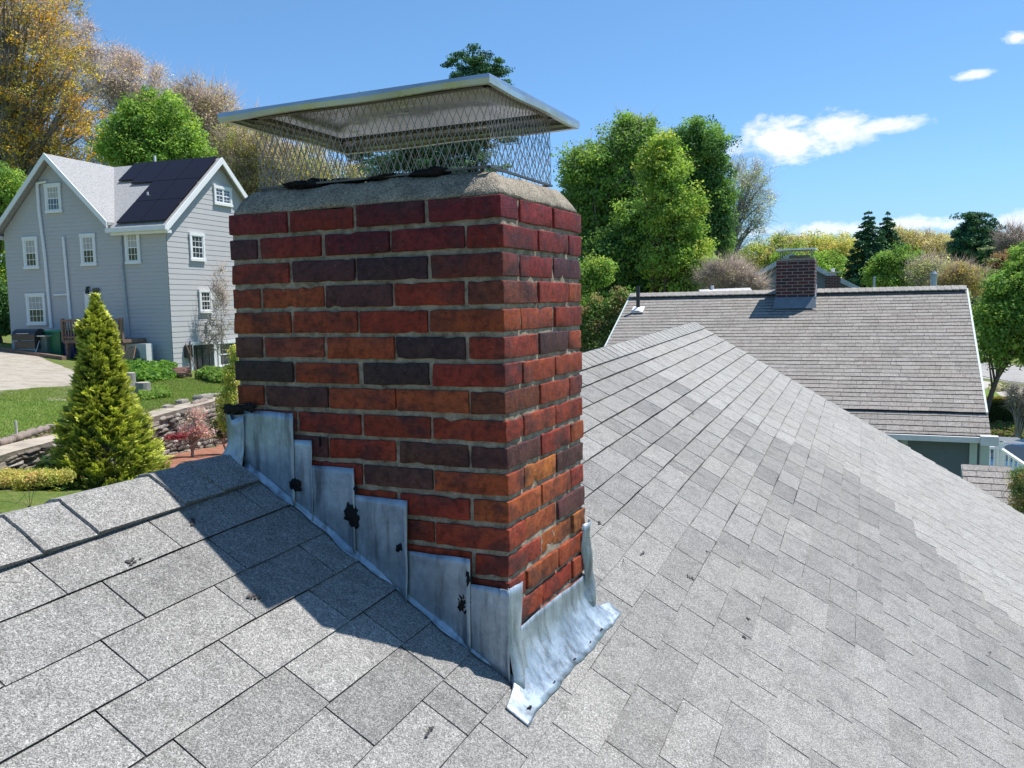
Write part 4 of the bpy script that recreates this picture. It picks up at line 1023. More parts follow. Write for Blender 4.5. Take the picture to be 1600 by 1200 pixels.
G = [[gp+LA*(s_*.55)+LB*(.28*math.cos(t))+Z*(.72+.26*math.sin(t)) for t in np.linspace(-.2, math.pi+.2, 12)] for s_ in (-1, -.97, 0, .97, 1)]
mb.grid(G); mb.prism([G[0][i] for i in range(12)], -LA*.01); mb.prism([G[-1][i] for i in range(12)], LA*.01); mb.build('hood', plain('grill_black', (.03, .03, .033), .3), ge)
mb = MB(); mb.cbox(gp+Z*.62, LA*.55, LB*.28, Z*.08); mb.cbox(gp+Z*.36, LA*.5, LB*.24, Z*.14); mb.build('firebox', MATS['grill_black'], ge)
mb = MB(); mb.cbox(gp-LA*.78+Z*.70, LA*.2, LB*.22, Z*.02); mb.cbox(gp+LA*.0-LB*.30+Z*.80, LA*.3, LB*.012, Z*.012); mb.build('side_shelf', plain('alu', (.55, .55, .55), .35, .6), ge)
for s_ in (-1, 1):
    for q in (-1, 1): mb = MB(); mb.tube([gp+LA*(.50*s_)+LB*(.26*q), gp+LA*(.50*s_)+LB*(-.02*q)+Z*.62], .018, 6); mb.build('leg', MATS['alu'], ge)
mb = MB(); a_, b_ = at(0, 548), at(100, 562)
for (x0, y0, x1, y1) in ((-60, 540, 104, 563),):
    a_, b_ = at(x0, y0), at(x1, y1); u = unit(b_-a_); sd2 = unit(np.cross(u, Z)); mb.box(a_-Z*.05, b_-a_, sd2*.18, Z*.20)
tag(mb.build('timber_edging', WOOD), 'long low timber edging between the gravel drive and the grey house', 'edging')
# cardboard / plank leaning
p = yard(178, 1.6); mb = MB(); mb.box(p+Z*.02, LA*-.75+Z*.25, LB*.05+Z*0, Z*.45+LB*.15); tag(mb.build('board', plain('cardboard', (.30, .19, .12), .85)), 'brown board leaning near the porch end beside the heat pump', 'board')
mb = MB(); p = at(298, 590); mb.tube([p, p-LA*.05+Z*1.25], .022, 6); o = tag(mb.build('stake', WOOD), 'upright wooden stake before the dark basement doorway', 'stake')
mb = MB(); p = at(311, 588); mb.tube([p, p+V(-.45, .1, 1.15)], .02, 6); tag(mb.build('garden_tool', WOOD), 'long thin handle leaning left across the basement doorway', 'garden tool')
mb = MB(); p = at(27, 690); mb.tube([p, p+Z*.35], .02, 6); tag(mb.build('stake', plain('white_stake', (.6, .55, .5), .6)), 'short pale stake behind the logs at the far left', 'stake')
# little dark picket fence at the lower left
pf = dep(4, 826, 11.5); mb = MB(); fe = empty('picket_fence', V(pf[0], pf[1], lower(pf[0], pf[1])), 'piece of low dark picket fence at the far left above the roof', 'fence')
for i in range(7):
    q = pf+V(.16*i-.75, .05*i, 0); zg = lower(q[0], q[1])-.1; mb = MB(); mb.tube([V(q[0], q[1], zg), V(q[0], q[1], pf[2]+.12+.03*math.sin(i*3)), V(q[0], q[1], pf[2]+.2+.03*math.sin(i*3))], [.035, .035, .004], 6); mb.build('picket', WOOD, fe)
mb = MB(); mb.cbox(pf+V(-.27, .15, -.1), V(.6, .19, 0), V(0, .012, 0), Z*.03); mb.build('rail', WOOD, fe)

# ================================================================ right side: railing, cars, hedge
RAILW = plain('rail_white', (.74, .75, .77), .45, var=.03)
def railing(p, q, h, n_, label):
    e = empty('railing', p, label, 'railing', 'white railings by the neighbouring house'); d_ = (q-p); hd = unit(V(d_[0], d_[1], 0)); sd2 = np.cross(hd, Z)
    for k_, zz in enumerate((h, .12)): mb = MB(); mb.box(p+Z*(zz-.03)-sd2*.03, d_, sd2*.06, Z*.05); mb.build('rail', RAILW, e)
    for i in range(n_+1):
        b = p+d_*i/n_; mb = MB(); mb.cbox(b+Z*(h/2+.02), hd*.018, sd2*.018, Z*(h/2-.05)); mb.build('baluster', RAILW, e)
    for b in (p, q): mb = MB(); mb.cbox(b+Z*(h/2-.1), hd*.055, sd2*.055, Z*(h/2+.20)); mb.cbox(b+Z*(h+.12), hd*.07, sd2*.07, Z*.02); mb.build('post', RAILW, e)
ra = dep(1538, 699, 17.5)-Z*.9; rb_ = dep(1563, 700, 17.3)-Z*.9; rc_ = dep(1640, 752, 15.5)-Z*.9
railing(ra, rb_, .9, 3, 'short straight white railing against the neighbouring house corner'); railing(rb_, rc_, .9, 10, 'white railing sloping down to the right beside the parked cars')
def car(px, py, d, az_, paint, label, L=4.5, W_=1.8, H_=1.45):
    c = dep(px, py, d); g0 = V(c[0], c[1], gz(c[0], c[1])); f, s_ = azv(az_), azv(az_+90); e = empty('parked_car', g0, label, 'car', 'parked cars on the right')
    prof = [(-.5, .28), (-.49, .62), (-.46, .72), (-.33, .78), (-.19, .98), (-.04, 1.0), (.14, .99), (.30, .74), (.45, .66), (.49, .55), (.5, .28)]
    def sec(t, wf): return [g0+f*(x*L)+s_*(t*W_/2*(wf(z)))+Z*(z*H_) for x, z in prof]
    wf = lambda z: 1 if z < .66 else 1-.45*(z-.66)/.34
    ts = [-1, -.96, -.5, 0, .5, .96, 1]
    G = [[g0+f*(x*L*(1-.02*abs(t)**4))+s_*(t*W_/2*wf(z))+Z*((z-(.02 if abs(t) > .98 else 0))*H_) for x, z in prof] for t in ts]
    mb = MB(); mb.grid(G); mb.prism([p for p in G[0]], s_*.01); mb.prism([p for p in G[-1]], -s_*.01); mb.build('body', paint, e)
    def band(x0, z0, x1, z1, name):
        w0, w1 = wf(z0)*W_/2*.9, wf(z1)*W_/2*.86; n_ = unit(np.cross(s_, f*(x1-x0)*L+Z*(z1-z0)*H_)); n_ = n_ if n_[2] > 0 else -n_
        p = [g0+f*x0*L+Z*z0*H_-s_*w0, g0+f*x0*L+Z*z0*H_+s_*w0, g0+f*x1*L+Z*z1*H_+s_*w1, g0+f*x1*L+Z*z1*H_-s_*w1]; mb = MB(); mb.prism([q+n_*.012 for q in p], -n_*.01); mb.build(name, GLASS, e)
    band(-.325, .785, -.20, .965, 'rear_window'); band(.29, .755, .155, .97, 'windscreen')
    for sg in (-1, 1):
        P = [(-.28, .72), (-.17, .93), (.10, .93), (.22, .72)]; mb = MB(); mb.prism([g0+f*x*L+Z*z*H_+s_*sg*(wf(z)*W_/2+.012) for x, z in P], -s_*sg*.01); mb.build('side_window', GLASS, e)
        for x in (-.31, .31):
            c2 = g0+f*x*L+s_*sg*(W_/2-.12)+Z*.32; mb = MB(); mb.tube([c2, c2+s_*sg*.16], .33, 18); wh = mb.build('wheel', MATS['black_metal'], e); mb = MB(); mb.tube([c2+s_*sg*.14, c2+s_*sg*.17], .2, 14); mb.build('rim', MATS['alu'], wh)
        for x, nm, m_ in ((.488, 'headlight', RAILW), (-.488, 'tail_light', plain('red_lens', (.4, .02, .02), .3))): mb = MB(); mb.cbox(g0+f*x*L+s_*sg*W_*.36+Z*.58*H_, f*.03, s_*.14, Z*.06); mb.build(nm, m_, e)
    for sg in (-1, 1): mb = MB(); mb.cbox(g0+f*.19*L+s_*sg*(W_/2+.07)+Z*.68*H_, f*.05, s_*.08, Z*.06); mb.build('mirror', paint, e)
PB = NT('paint_blue'); PB.set(.2, .3, .6); PB.color((.02, .09, .20)); PB = PB.m; PS = NT('paint_silver'); PS.set(.25, .5, .6); PS.color((.45, .48, .52)); PS = PS.m; PD = NT('paint_navy'); PD.set(.2, .3, .6); PD.color((.015, .03, .09)); PD = PD.m
car(1632, 708, 19.9, 62, PB, 'bright blue parked car cut by the right edge behind the sloping white railing')
car(1552, 712, 20.3, 108, PS, 'silver parked car behind the short white railing')

# ================================================================ vegetation
def rdir(n):
    v = RNG.normal(size=(n, 3)); return v/np.linalg.norm(v, axis=1)[:, None]
def leaves(pos, nrm, size, colr, asp=.7, name='crown', parent=None, mat=None, loc=None):
    n = len(pos); t = np.cross(nrm, rdir(n)); t /= np.linalg.norm(t, axis=1)[:, None]+1e-9; b = np.cross(nrm, t)
    s_ = np.asarray(size).reshape(-1, 1)*np.ones((n, 1)); a = t*s_*.5; c_ = b*s_*.5*asp
    fold = nrm*s_*.12
    v = np.stack([pos-a, pos+c_+fold, pos+a, pos-c_+fold], 1).reshape(-1, 3); f = np.arange(4*n).reshape(n, 4)
    return link(name, v, f, mat or LEAF, parent, loc, colr=colr)
def slivers(P, Q, w0, name, mat, parent, tone=.5):
    """thin tapering twigs P->Q as three-sided spikes"""
    n = len(P); d = Q-P; L = np.linalg.norm(d, axis=1)[:, None]+1e-9; d = d/L; a = np.cross(d, rdir(n)); a /= np.linalg.norm(a, axis=1)[:, None]+1e-9; b = np.cross(d, a); w = np.asarray(w0).reshape(-1, 1)*np.ones((n, 1))
    v = np.stack([P+a*w, P-a*w*.5+b*w*.87, P-a*w*.5-b*w*.87, Q], 1).reshape(-1, 3); i = np.arange(n)[:, None]*4
    f = np.concatenate([i+np.array([[0, 1, 3]]), i+np.array([[1, 2, 3]]), i+np.array([[2, 0, 3]])]); return link(name, v, f, mat, parent)
LB_ = 2.55
def palpick(pal, n, jit=.16):
    pal = [tuple(p) for p in pal]
    pal = np.array(pal); c = pal[RNG.integers(0, len(pal), n)]; return c*(1+RNG.uniform(-jit, jit, (n, 1)))*LB_
def tree(name, label, cat, blobs, d, n, leaf, pal, cr=.9, nl=None, tr=.22, bark=None, group=None, trunk_px=None, twigs=0, tw=.012, tlen=.8, shell=.5, spread=1.0, flat=.75, depthk=.8, limbs=14, mat=None, up=.35, leafjit=.16, clumpjit=.22):
    """blobs: crown ellipses (cx, cy, hx, hy) given where they appear in the picture, turned into real ellipsoids d metres away"""
    bark = bark or BARK; E_ = []
    for q in blobs:
        cx, cy, hx, hy = q[:4]; dd = d+(q[4] if len(q) > 4 else 0); c = dep(cx, cy, dd); E_.append((c, V(hx*dd/CF, hx*dd/CF*depthk, hy*dd/CF)))
    tx = trunk_px if trunk_px is not None else E_[0][0][0]/E_[0][0][1]*0+blobs[0][0]
    b0 = dep(tx, 500, d); base = V(b0[0], b0[1], gz(b0[0], b0[1])-.1)
    root = empty(name, base, label, cat, group)
    n = n*2.1; cr = cr*.66; nl = int((nl if nl is not None else 90)*.44)
    vol = np.array([e[1].prod() for e in E_]); K = max(6, int(n)); which = RNG.choice(len(E_), K, p=vol/vol.sum())
    dr = rdir(K); lobe = np.array([1+.34*mnoise.noise(Vector(v_)*1.9+Vector((d*1.7, blobs[0][0]*.1, which_i*5.3))) for v_, which_i in zip(dr, which)]); dr = dr*lobe[:, None]; u = (shell+(1-shell)*RNG.random(K))**.6*np.where(RNG.random(K) < .25, RNG.random(K), 1)
    cen = np.array([E_[w_][0] for w_ in which]); rad = np.array([E_[w_][1] for w_ in which]); cc = cen+dr*u[:, None]*rad*.93
    zmin = base[2]+.3; cc[:, 2] = np.maximum(cc[:, 2], zmin+.3)
    # trunk and limbs
    ctr = sum(e[0]*e[1].prod() for e in E_)/vol.sum(); hi = max(E_, key=lambda e: e[0][2]+e[1][2]); topz = hi[0][2]+hi[1][2]*.3; tipc = hi[0]
    mb = MB(); rn = random.Random(int(abs(base[0]*100+base[1]*7))); T = []
    for i in range(9):
        t = i/8; p = base+(V(ctr[0], ctr[1], topz)-base)*t; p[:2] = base[:2]+(tipc[:2]-base[:2])*t**1.5; T.append(p+V(rn.uniform(-1, 1), rn.uniform(-1, 1), 0)*tr*.7*(t > 0))
    mb.tube(T, [tr*(1.15-t) if t > 0 else tr*1.35 for t in np.linspace(0, 1, 9)], 8)
    ends = []
    for i in range(limbs):
        tgt = cc[rn.randrange(K)]; t0 = min(.92, max(.16, (tgt[2]-base[2])/(topz-base[2])*rn.uniform(.35, .75))); k_ = t0*8; i0 = int(k_); s_ = T[i0]+(T[min(i0+1, 8)]-T[i0])*(k_-i0)
        r0 = tr*(1.05-t0)*.55; mid = s_*.5+tgt*.5+V(0, 0, np.linalg.norm(tgt-s_)*.10)+V(*[rn.uniform(-.3, .3)]*3)*.6; q1 = s_*.75+mid*.25; q2 = (mid+tgt)/2+V(rn.uniform(-.25, .25), rn.uniform(-.25, .25), 0)
        mb.tube([s_, (s_+mid)/2+V(0, 0, .03), mid, q2, tgt], [r0, r0*.8, r0*.55, r0*.35, r0*.14], 5)
        for _ in range(2):
            t3 = cc[np.argmin(np.linalg.norm(cc-q2-V(rn.uniform(-1.5, 1.5), rn.uniform(-1.5, 1.5), rn.uniform(-.5, 1.5)), axis=1))]; mb.tube([mid, (mid+t3)/2+V(0, 0, .12), t3], [r0*.4, r0*.25, r0*.08], 4)
    mb.build('trunk', bark, root, smooth=True)
    nl = int(nl*1.35); leaf = leaf*.8
    if nl > 0:
        tot = K*nl; ci = np.repeat(np.arange(K), nl); dd_ = rdir(tot); rr_ = RNG.random(tot)**.45
        csz = cr*RNG.uniform(.6, 1.25, K); pos = cc[ci]+dd_*(rr_*csz[ci])[:, None]*np.array([spread, spread, flat])
        nrm = dd_*.55+RNG.normal(size=(tot, 3))*.55+np.array([0, 0, up]); nrm /= np.linalg.norm(nrm, axis=1)[:, None]
        cl = palpick(pal, K, clumpjit)[ci]*(1+RNG.uniform(-leafjit, leafjit, (tot, 1))); leaves(pos, nrm, leaf*RNG.uniform(.6, 1.3, tot), cl, parent=root, mat=mat)
    if twigs:
        ci = RNG.integers(0, K, twigs); P = cc[ci]+rdir(twigs)*cr*.35; out_ = P-ctr; out_ /= np.linalg.norm(out_, axis=1)[:, None]+1e-9; Dn = out_*.6+rdir(twigs)*.75+np.array([0, 0, .25]); Dn /= np.linalg.norm(Dn, axis=1)[:, None]
        slivers(P, P+Dn*(tlen*RNG.uniform(.3, 1.3, twigs))[:, None], tw*RNG.uniform(.5, 1.2, twigs), 'twigs', bark, root)
    return root
def conifer(name, label, x, ytop, ybase, d, hwpx, pal, n=9000, droop=.35, group=None, gaps=0, leaf=.16, power=.85, step=.45, mat=None, start=.06):
    top = dep(x, ytop, d); bz = dep(x, ybase, d)[2]; g0 = gz(top[0], top[1]); zb = min(bz, g0); base = V(top[0], top[1], g0-.1); H = top[2]-bz; Rm = hwpx*d/CF
    root = empty(name, base, label, 'conifer', group); mb = MB(); mb.tube([base, (base+top)/2, top-Z*.1], [.02*H+.06, .012*H+.03, .01], 7); mb.build('trunk', BARK, root)
    P = []; Nn_ = []; S_ = []; br = MB(); z = start
    while z < .985:
        L = Rm*(1-z)**power; nb = max(4, int(9*(1-z*.5)))
        a0 = RNG.random()*6
        for j in range(nb):
            if RNG.random() < gaps: continue
            a = a0+6.283*j/nb+RNG.normal()*.25; l = L*RNG.uniform(.7, 1.12)+.05; o = V(top[0], top[1], bz+H*(z+RNG.normal()*.006)); dh = V(math.cos(a), math.sin(a), 0)
            m_ = max(8, int(n*l/Rm/60)); t = RNG.random(m_)**.7; lat = RNG.normal(size=m_)*l*.24*(1.1-t*.6)
            sd2 = V(-math.sin(a), math.cos(a), 0); zz_ = -droop*l*t**1.2+.18*l*t**3+RNG.normal(size=m_)*.05*l-np.abs(lat)*.3
            P.append(o+dh*(t*l)[:, None]+sd2*lat[:, None]+Z*zz_[:, None]); nn_ = RNG.normal(size=(m_, 3))*.6+Z; Nn_.append(nn_/np.linalg.norm(nn_, axis=1)[:, None])
            br.tube([o, o+dh*l*.5-Z*droop*l*.35, o+dh*l*.95-Z*droop*l*.75], [.012*l+.01, .008*l+.006, .003], 4)
        z += step/H*RNG.uniform(.8, 1.2)
    P = np.concatenate(P); Nn_ = np.concatenate(Nn_); br.build('branches', BARK, root)
    leaves(P, Nn_, leaf*RNG.uniform(.6, 1.4, len(P)), palpick(pal, len(P), .25), asp=.45, parent=root, mat=mat or NEEDLE); return root

G_MAP = [(.095, .155, .032), (.12, .185, .038), (.072, .12, .03), (.15, .205, .045)]
G_MID = [(.080, .140, .036), (.105, .172, .042), (.058, .108, .030), (.14, .20, .05)]
G_YEL = [(.165, .215, .045), (.21, .24, .05), (.13, .185, .04)]
G_DRK = [(.038, .082, .028), (.052, .105, .032), (.03, .068, .026)]
ORG = [(.44, .25, .03), (.36, .19, .03), (.30, .22, .05), (.40, .27, .05), (.20, .17, .05)]
TAN = [(.28, .235, .14), (.24, .20, .13), (.31, .27, .14), (.22, .21, .11)]
TANY = [(.25, .235, .085), (.21, .215, .07), (.29, .25, .11), (.17, .20, .06)]
PUR = [(.34, .25, .20), (.40, .31, .24), (.28, .22, .19)]
gl = 'trees on the hill behind the grey house'; gr_ = 'trees beyond the neighbouring roof'; gf = 'far trees on the skyline'
# left hill
tree('bare_tree', 'tall purplish bare budding tree highest at the left, behind the orange tree', 'tree', [(95, 75, 55, 85), (150, 130, 60, 80), (40, 20, 70, 60), (-40, 60, 80, 120)], 78, 170, .22, PUR, cr=2.0, nl=60, tr=.35, bark=TWIG_PURPLE, group=gl, twigs=12000, tw=.026, tlen=1.3, limbs=60)
tree('bare_tree', 'greyish bare budding tree behind the bright green maple', 'tree', [(225, 155, 60, 58), (190, 130, 45, 50), (270, 180, 50, 50), (215, 250, 90, 60)], 74, 170, .22, PUR+TAN, cr=1.8, nl=70, tr=.32, bark=TWIG_PURPLE, group=gl, twigs=11000, tw=.024, tlen=1.2, limbs=60)
tree('budding_tree', 'beige budding tree just right of the bright green maple', 'tree', [(325, 200, 48, 66), (345, 250, 50, 60), (300, 165, 35, 35)], 66, 150, .2, TAN+PUR, cr=1.5, nl=75, tr=.3, bark=TWIG, group=gl, twigs=6000, tw=.024, tlen=1.6, limbs=40)
tree('budding_tree', 'yellowish budding tree rising above the lit gable, seen left of the metal lid', 'tree', [(385, 235, 55, 60), (415, 262, 45, 55), (372, 290, 50, 60)], 56, 170, .17, TANY+TAN, cr=1.1, nl=90, tr=.26, bark=TWIG, group=gl, twigs=6000, tw=.018, tlen=1.2, limbs=40)
tree('budding_tree', 'yellow green budding tree seen through the left part of the lid screen', 'tree', [(470, 268, 60, 44), (520, 290, 60, 40), (440, 300, 50, 50)], 58, 150, .17, TANY, cr=1.1, nl=90, tr=.25, bark=TWIG, group=gl, twigs=3500, tw=.018, tlen=1.2, limbs=26)
tree('oak_tree', 'big ochre orange spring oak at the left edge above the grey house', 'tree', [(60, 70, 78, 85), (110, 160, 58, 80), (30, 170, 80, 90), (-60, 110, 100, 150), (135, 220, 42, 44), (40, 250, 90, 45), (20, -20, 70, 60), (100, 20, 30, 40)], 50, 420, .17, ORG, cr=1.05, nl=85, tr=.42, bark=BARK_GREY, group=gl, twigs=9000, tw=.018, tlen=1.2, limbs=90, trunk_px=20, shell=.3, clumpjit=.3)
tree('maple_tree', 'round bright green maple behind the roof valley of the grey house', 'tree', [(245, 195, 62, 54), (205, 220, 45, 50), (290, 225, 40, 40), (240, 240, 85, 40)], 47, 230, .2, G_MAP, cr=.95, nl=150, tr=.28, group=gl, limbs=30, shell=.4)
tree('leafy_tree', 'yellow green tree behind the left edge of the grey house', 'tree', [(-6, 330, 30, 60), (-10, 420, 30, 60), (4, 290, 34, 40)], 44, 110, .17, G_YEL+G_MID, cr=.8, nl=130, tr=.2, group=gl, limbs=14)
tree('dark_shrub', 'dark evergreen shrub beside the left edge of the grey house', 'shrub', [(-4, 500, 22, 60), (2, 470, 14, 30)], 37, 60, .12, G_DRK, cr=.5, nl=160, tr=.1, limbs=8)
# pine behind the cap
PINE = [(.022, .060, .034), (.03, .078, .038), (.015, .045, .028), (.045, .09, .038)]
tree('pine_tree', 'tall dark white pine directly behind the metal chimney lid', 'tree', [(746, 104, 52, 22), (722, 97, 26, 18), (742, 86, 22, 12), (770, 112, 24, 14), (745, 130, 50, 30), (690, 170, 40, 40), (650, 240, 80, 22), (715, 225, 70, 24), (785, 214, 26, 15), (610, 262, 50, 16), (700, 270, 100, 30), (745, 180, 30, 40)], 52, 260, .16, PINE, cr=.72, nl=230, tr=.33, group=gl, limbs=60, trunk_px=742, flat=.4, shell=.2, mat=NEEDLE, spread=1.2)
conifer('spruce_tree', 'narrow spruce tip showing above the left half of the metal lid', 562, 141, 520, 72, 70, PINE, n=12000, leaf=.3, step=.5, group=gl)
# right: big maples
tree('maple_tree', 'big green maple nearest the chimney lid corner with bare twigs on top', 'tree', [(935, 275, 62, 62), (985, 232, 48, 52), (920, 330, 50, 60), (980, 320, 60, 60), (1000, 205, 36, 26)], 41, 330, .17, G_MID+G_MAP[:2], cr=.85, nl=150, tr=.3, group=gr_, limbs=60, shell=.3, twigs=2500, tw=.012, tlen=.9, bark=BARK_GREY)
tree('maple_tree', 'yellow green maple in the middle of the tall group behind the small vent pipe', 'tree', [(1035, 260, 44, 56), (1050, 330, 52, 50), (1060, 400, 62, 70), (1085, 440, 40, 50)], 37, 280, .15, G_YEL+G_MAP, cr=.75, nl=150, tr=.22, group=gr_, limbs=40, shell=.3)
tree('maple_tree', 'deep green broad tree low in the middle of the tall group', 'tree', [(955, 420, 62, 80), (1000, 390, 66, 90), (940, 480, 40, 70), (1015, 470, 60, 50)], 39, 340, .17, G_MID+G_DRK, cr=.85, nl=160, tr=.28, group=gr_, limbs=30, shell=.35)
tree('round_tree', 'dark green round topped tree at the right of the tall group', 'tree', [(1095, 232, 48, 52), (1110, 290, 38, 50), (1070, 270, 30, 60), (1095, 370, 50, 70), (1120, 330, 22, 40)], 46, 300, .16, G_DRK+G_MID[:2], cr=.8, nl=190, tr=.26, group=gr_, limbs=30, shell=.5)
tree('willow_tree', 'airy grey green half bare tree at the right side of the tall group', 'tree', [(1165, 290, 40, 46), (1185, 330, 26, 40), (1140, 350, 34, 50), (1130, 420, 34, 44)], 50, 130, .12, [(.22, .26, .17), (.28, .30, .22), (.16, .21, .12)], cr=.9, nl=50, tr=.20, group=gr_, limbs=60, twigs=3200, tw=.011, tlen=1.0, bark=BARK_GREY, trunk_px=1105)
tree('bare_tree', 'small pinkish bare tree behind the ridge left of the small chimney', 'tree', [(1138, 428, 40, 22), (1165, 445, 34, 16), (1110, 440, 26, 16)], 31, 60, .07, [(.40, .30, .25), (.45, .36, .28)], cr=.5, nl=30, tr=.1, group=gr_, limbs=36, twigs=4500, tw=.007, tlen=.6, bark=TWIG)
tree('shrub', 'yellow green shrub between the chimney and the neighbouring roof', 'shrub', [(922, 430, 24, 24), (940, 425, 18, 20), (915, 470, 16, 30)], 27, 70, .09, G_YEL+G_MAP, cr=.42, nl=160, tr=.06, limbs=8)
tree('shrub', 'dull green tall shrub low between the chimney and the neighbouring roof', 'shrub', [(930, 505, 26, 46), (960, 500, 22, 40), (915, 550, 30, 60), (975, 480, 16, 30)], 23, 150, .08, [(.08, .13, .03), (.06, .11, .03), (.12, .15, .05), (.16, .12, .06)], cr=.42, nl=170, tr=.06, limbs=10, bark=TWIG)
tree('maple_tree', 'leafy green street maple cut by the right edge beside the far road', 'tree', [(1590, 455, 48, 44), (1570, 500, 48, 48), (1620, 500, 70, 80), (1640, 440, 60, 60), (1552, 545, 20, 34)], 31, 420, .14, G_MAP+G_MID[:2], cr=.62, nl=170, tr=.10, group='street trees on the right', limbs=26, trunk_px=1543, shell=.4)
tree('bare_tree', 'little pinkish bare tree in front of the clipped hedge', 'tree', [(1588, 618, 20, 14), (1602, 626, 20, 18)], 24, 26, .04, [(.45, .33, .28), (.5, .4, .34)], cr=.3, nl=40, tr=.08, limbs=24, twigs=1500, tw=.006, tlen=.35, bark=BARK_GREY, trunk_px=1597)
tree('shrub', 'brownish green bush at the right edge beyond the side porch', 'shrub', [(1600, 770, 24, 46), (1610, 830, 34, 60)], 10.5, 120, .028, [(.10, .13, .04), (.16, .15, .06), (.22, .16, .08), (.07, .10, .03)], cr=.17, nl=170, tr=.03, limbs=12, bark=TWIG)
# further trees over the ridge
tree('budding_tree', 'low yellow green tree on the skyline left of the small chimney', 'tree', [(1195, 400, 40, 26), (1225, 385, 34, 20), (1170, 415, 34, 26)], 105, 120, .3, TANY+G_YEL, cr=1.6, nl=100, tr=.3, group=gf, limbs=20, twigs=1500, tw=.03, tlen=1.4, bark=TWIG)
tree('budding_tree', 'wide yellow spring tree just above the small chimney', 'tree', [(1265, 392, 50, 26), (1310, 390, 44, 24)], 120, 140, .32, TANY, cr=1.8, nl=110, tr=.3, group=gf, limbs=20, bark=TWIG)
tree('maple_tree', 'bright green maple showing on both sides of the small chimney', 'tree', [(1290, 412, 30, 24), (1235, 408, 26, 22), (1262, 425, 50, 26)], 60, 120, .22, G_MAP, cr=.9, nl=150, tr=.2, group=gf, limbs=12)
conifer('spruce_tree', 'taller of the two pointed spruces on the skyline', 1357, 327, 475, 84, 62, PINE, n=20000, leaf=.3, group=gf, power=.75, step=.42, droop=.5)
conifer('spruce_tree', 'shorter of the two pointed spruces, just right of the taller', 1387, 329, 475, 92, 52, PINE, n=17000, leaf=.3, group=gf, power=.75, step=.42, droop=.45)
tree('maple_tree', 'rounded fresh green maple right of the two spruces', 'tree', [(1405, 412, 40, 26), (1390, 430, 40, 26), (1425, 430, 30, 20)], 62, 150, .2, G_MAP+G_MID[:1], cr=.9, nl=150, tr=.2, group=gf, limbs=14)
tree('budding_tree', 'sandy brown tree on the skyline behind the rounded green maple', 'tree', [(1425, 385, 50, 22), (1465, 385, 36, 24), (1400, 372, 24, 18)], 125, 150, .32, TAN+TANY[:1], cr=1.8, nl=100, tr=.3, group=gf, limbs=20, twigs=2000, tw=.035, tlen=1.6, bark=TWIG)
tree('budding_tree', 'olive grey half bare tree above the right half of the ridge', 'tree', [(1450, 425, 34, 26), (1470, 445, 40, 20)], 56, 90, .14, [(.22, .25, .12), (.28, .28, .16)], cr=.8, nl=70, tr=.16, group=gf, limbs=26, twigs=2600, tw=.014, tlen=.9, bark=TWIG)
tree('pine_tree', 'broad dark pine on the skyline near the right edge', 'tree', [(1520, 352, 28, 22), (1505, 375, 26, 26), (1545, 365, 24, 24), (1525, 390, 40, 30), (1495, 395, 14, 18)], 96, 170, .26, PINE, cr=1.0, nl=190, tr=.3, group=gf, limbs=24, flat=.5, mat=NEEDLE, shell=.3)
conifer('pine_tree', 'thin olive pine right in front of the broad dark pine', 1541, 372, 480, 70, 44, [(.12, .15, .06), (.09, .13, .06), (.16, .16, .08)], n=5000, leaf=.2, group=gf, gaps=.25, power=.6, step=.9)
tree('shrub', 'golden olive bush behind the right end of the ridge', 'shrub', [(1500, 432, 36, 20), (1480, 445, 26, 14), (1522, 448, 20, 14)], 42, 90, .11, [(.19, .16, .06), (.15, .145, .055), (.24, .18, .07)], cr=.6, nl=110, tr=.08, limbs=12, twigs=1500, tw=.01, tlen=.7, bark=TWIG)
tree('bare_tree', 'brown bare tree on the skyline near the right edge', 'tree', [(1580, 378, 20, 22), (1592, 395, 24, 20)], 80, 50, .14, PUR, cr=1.0, nl=20, tr=.2, group=gf, limbs=30, twigs=2600, tw=.022, tlen=1.4, bark=TWIG)
tree('red_maple', 'small reddish tree low on the skyline near the right edge', 'tree', [(1572, 408, 20, 13), (1560, 415, 16, 10)], 76, 50, .2, [(.13, .075, .05), (.15, .10, .06)], cr=.8, nl=90, tr=.14, group=gf, limbs=10)
tree('leafy_tree', 'green tree crown on the skyline at the right edge', 'tree', [(1600, 405, 22, 24), (1630, 400, 40, 30)], 66, 80, .2, G_MID, cr=.9, nl=150, tr=.18, group=gf, limbs=10)

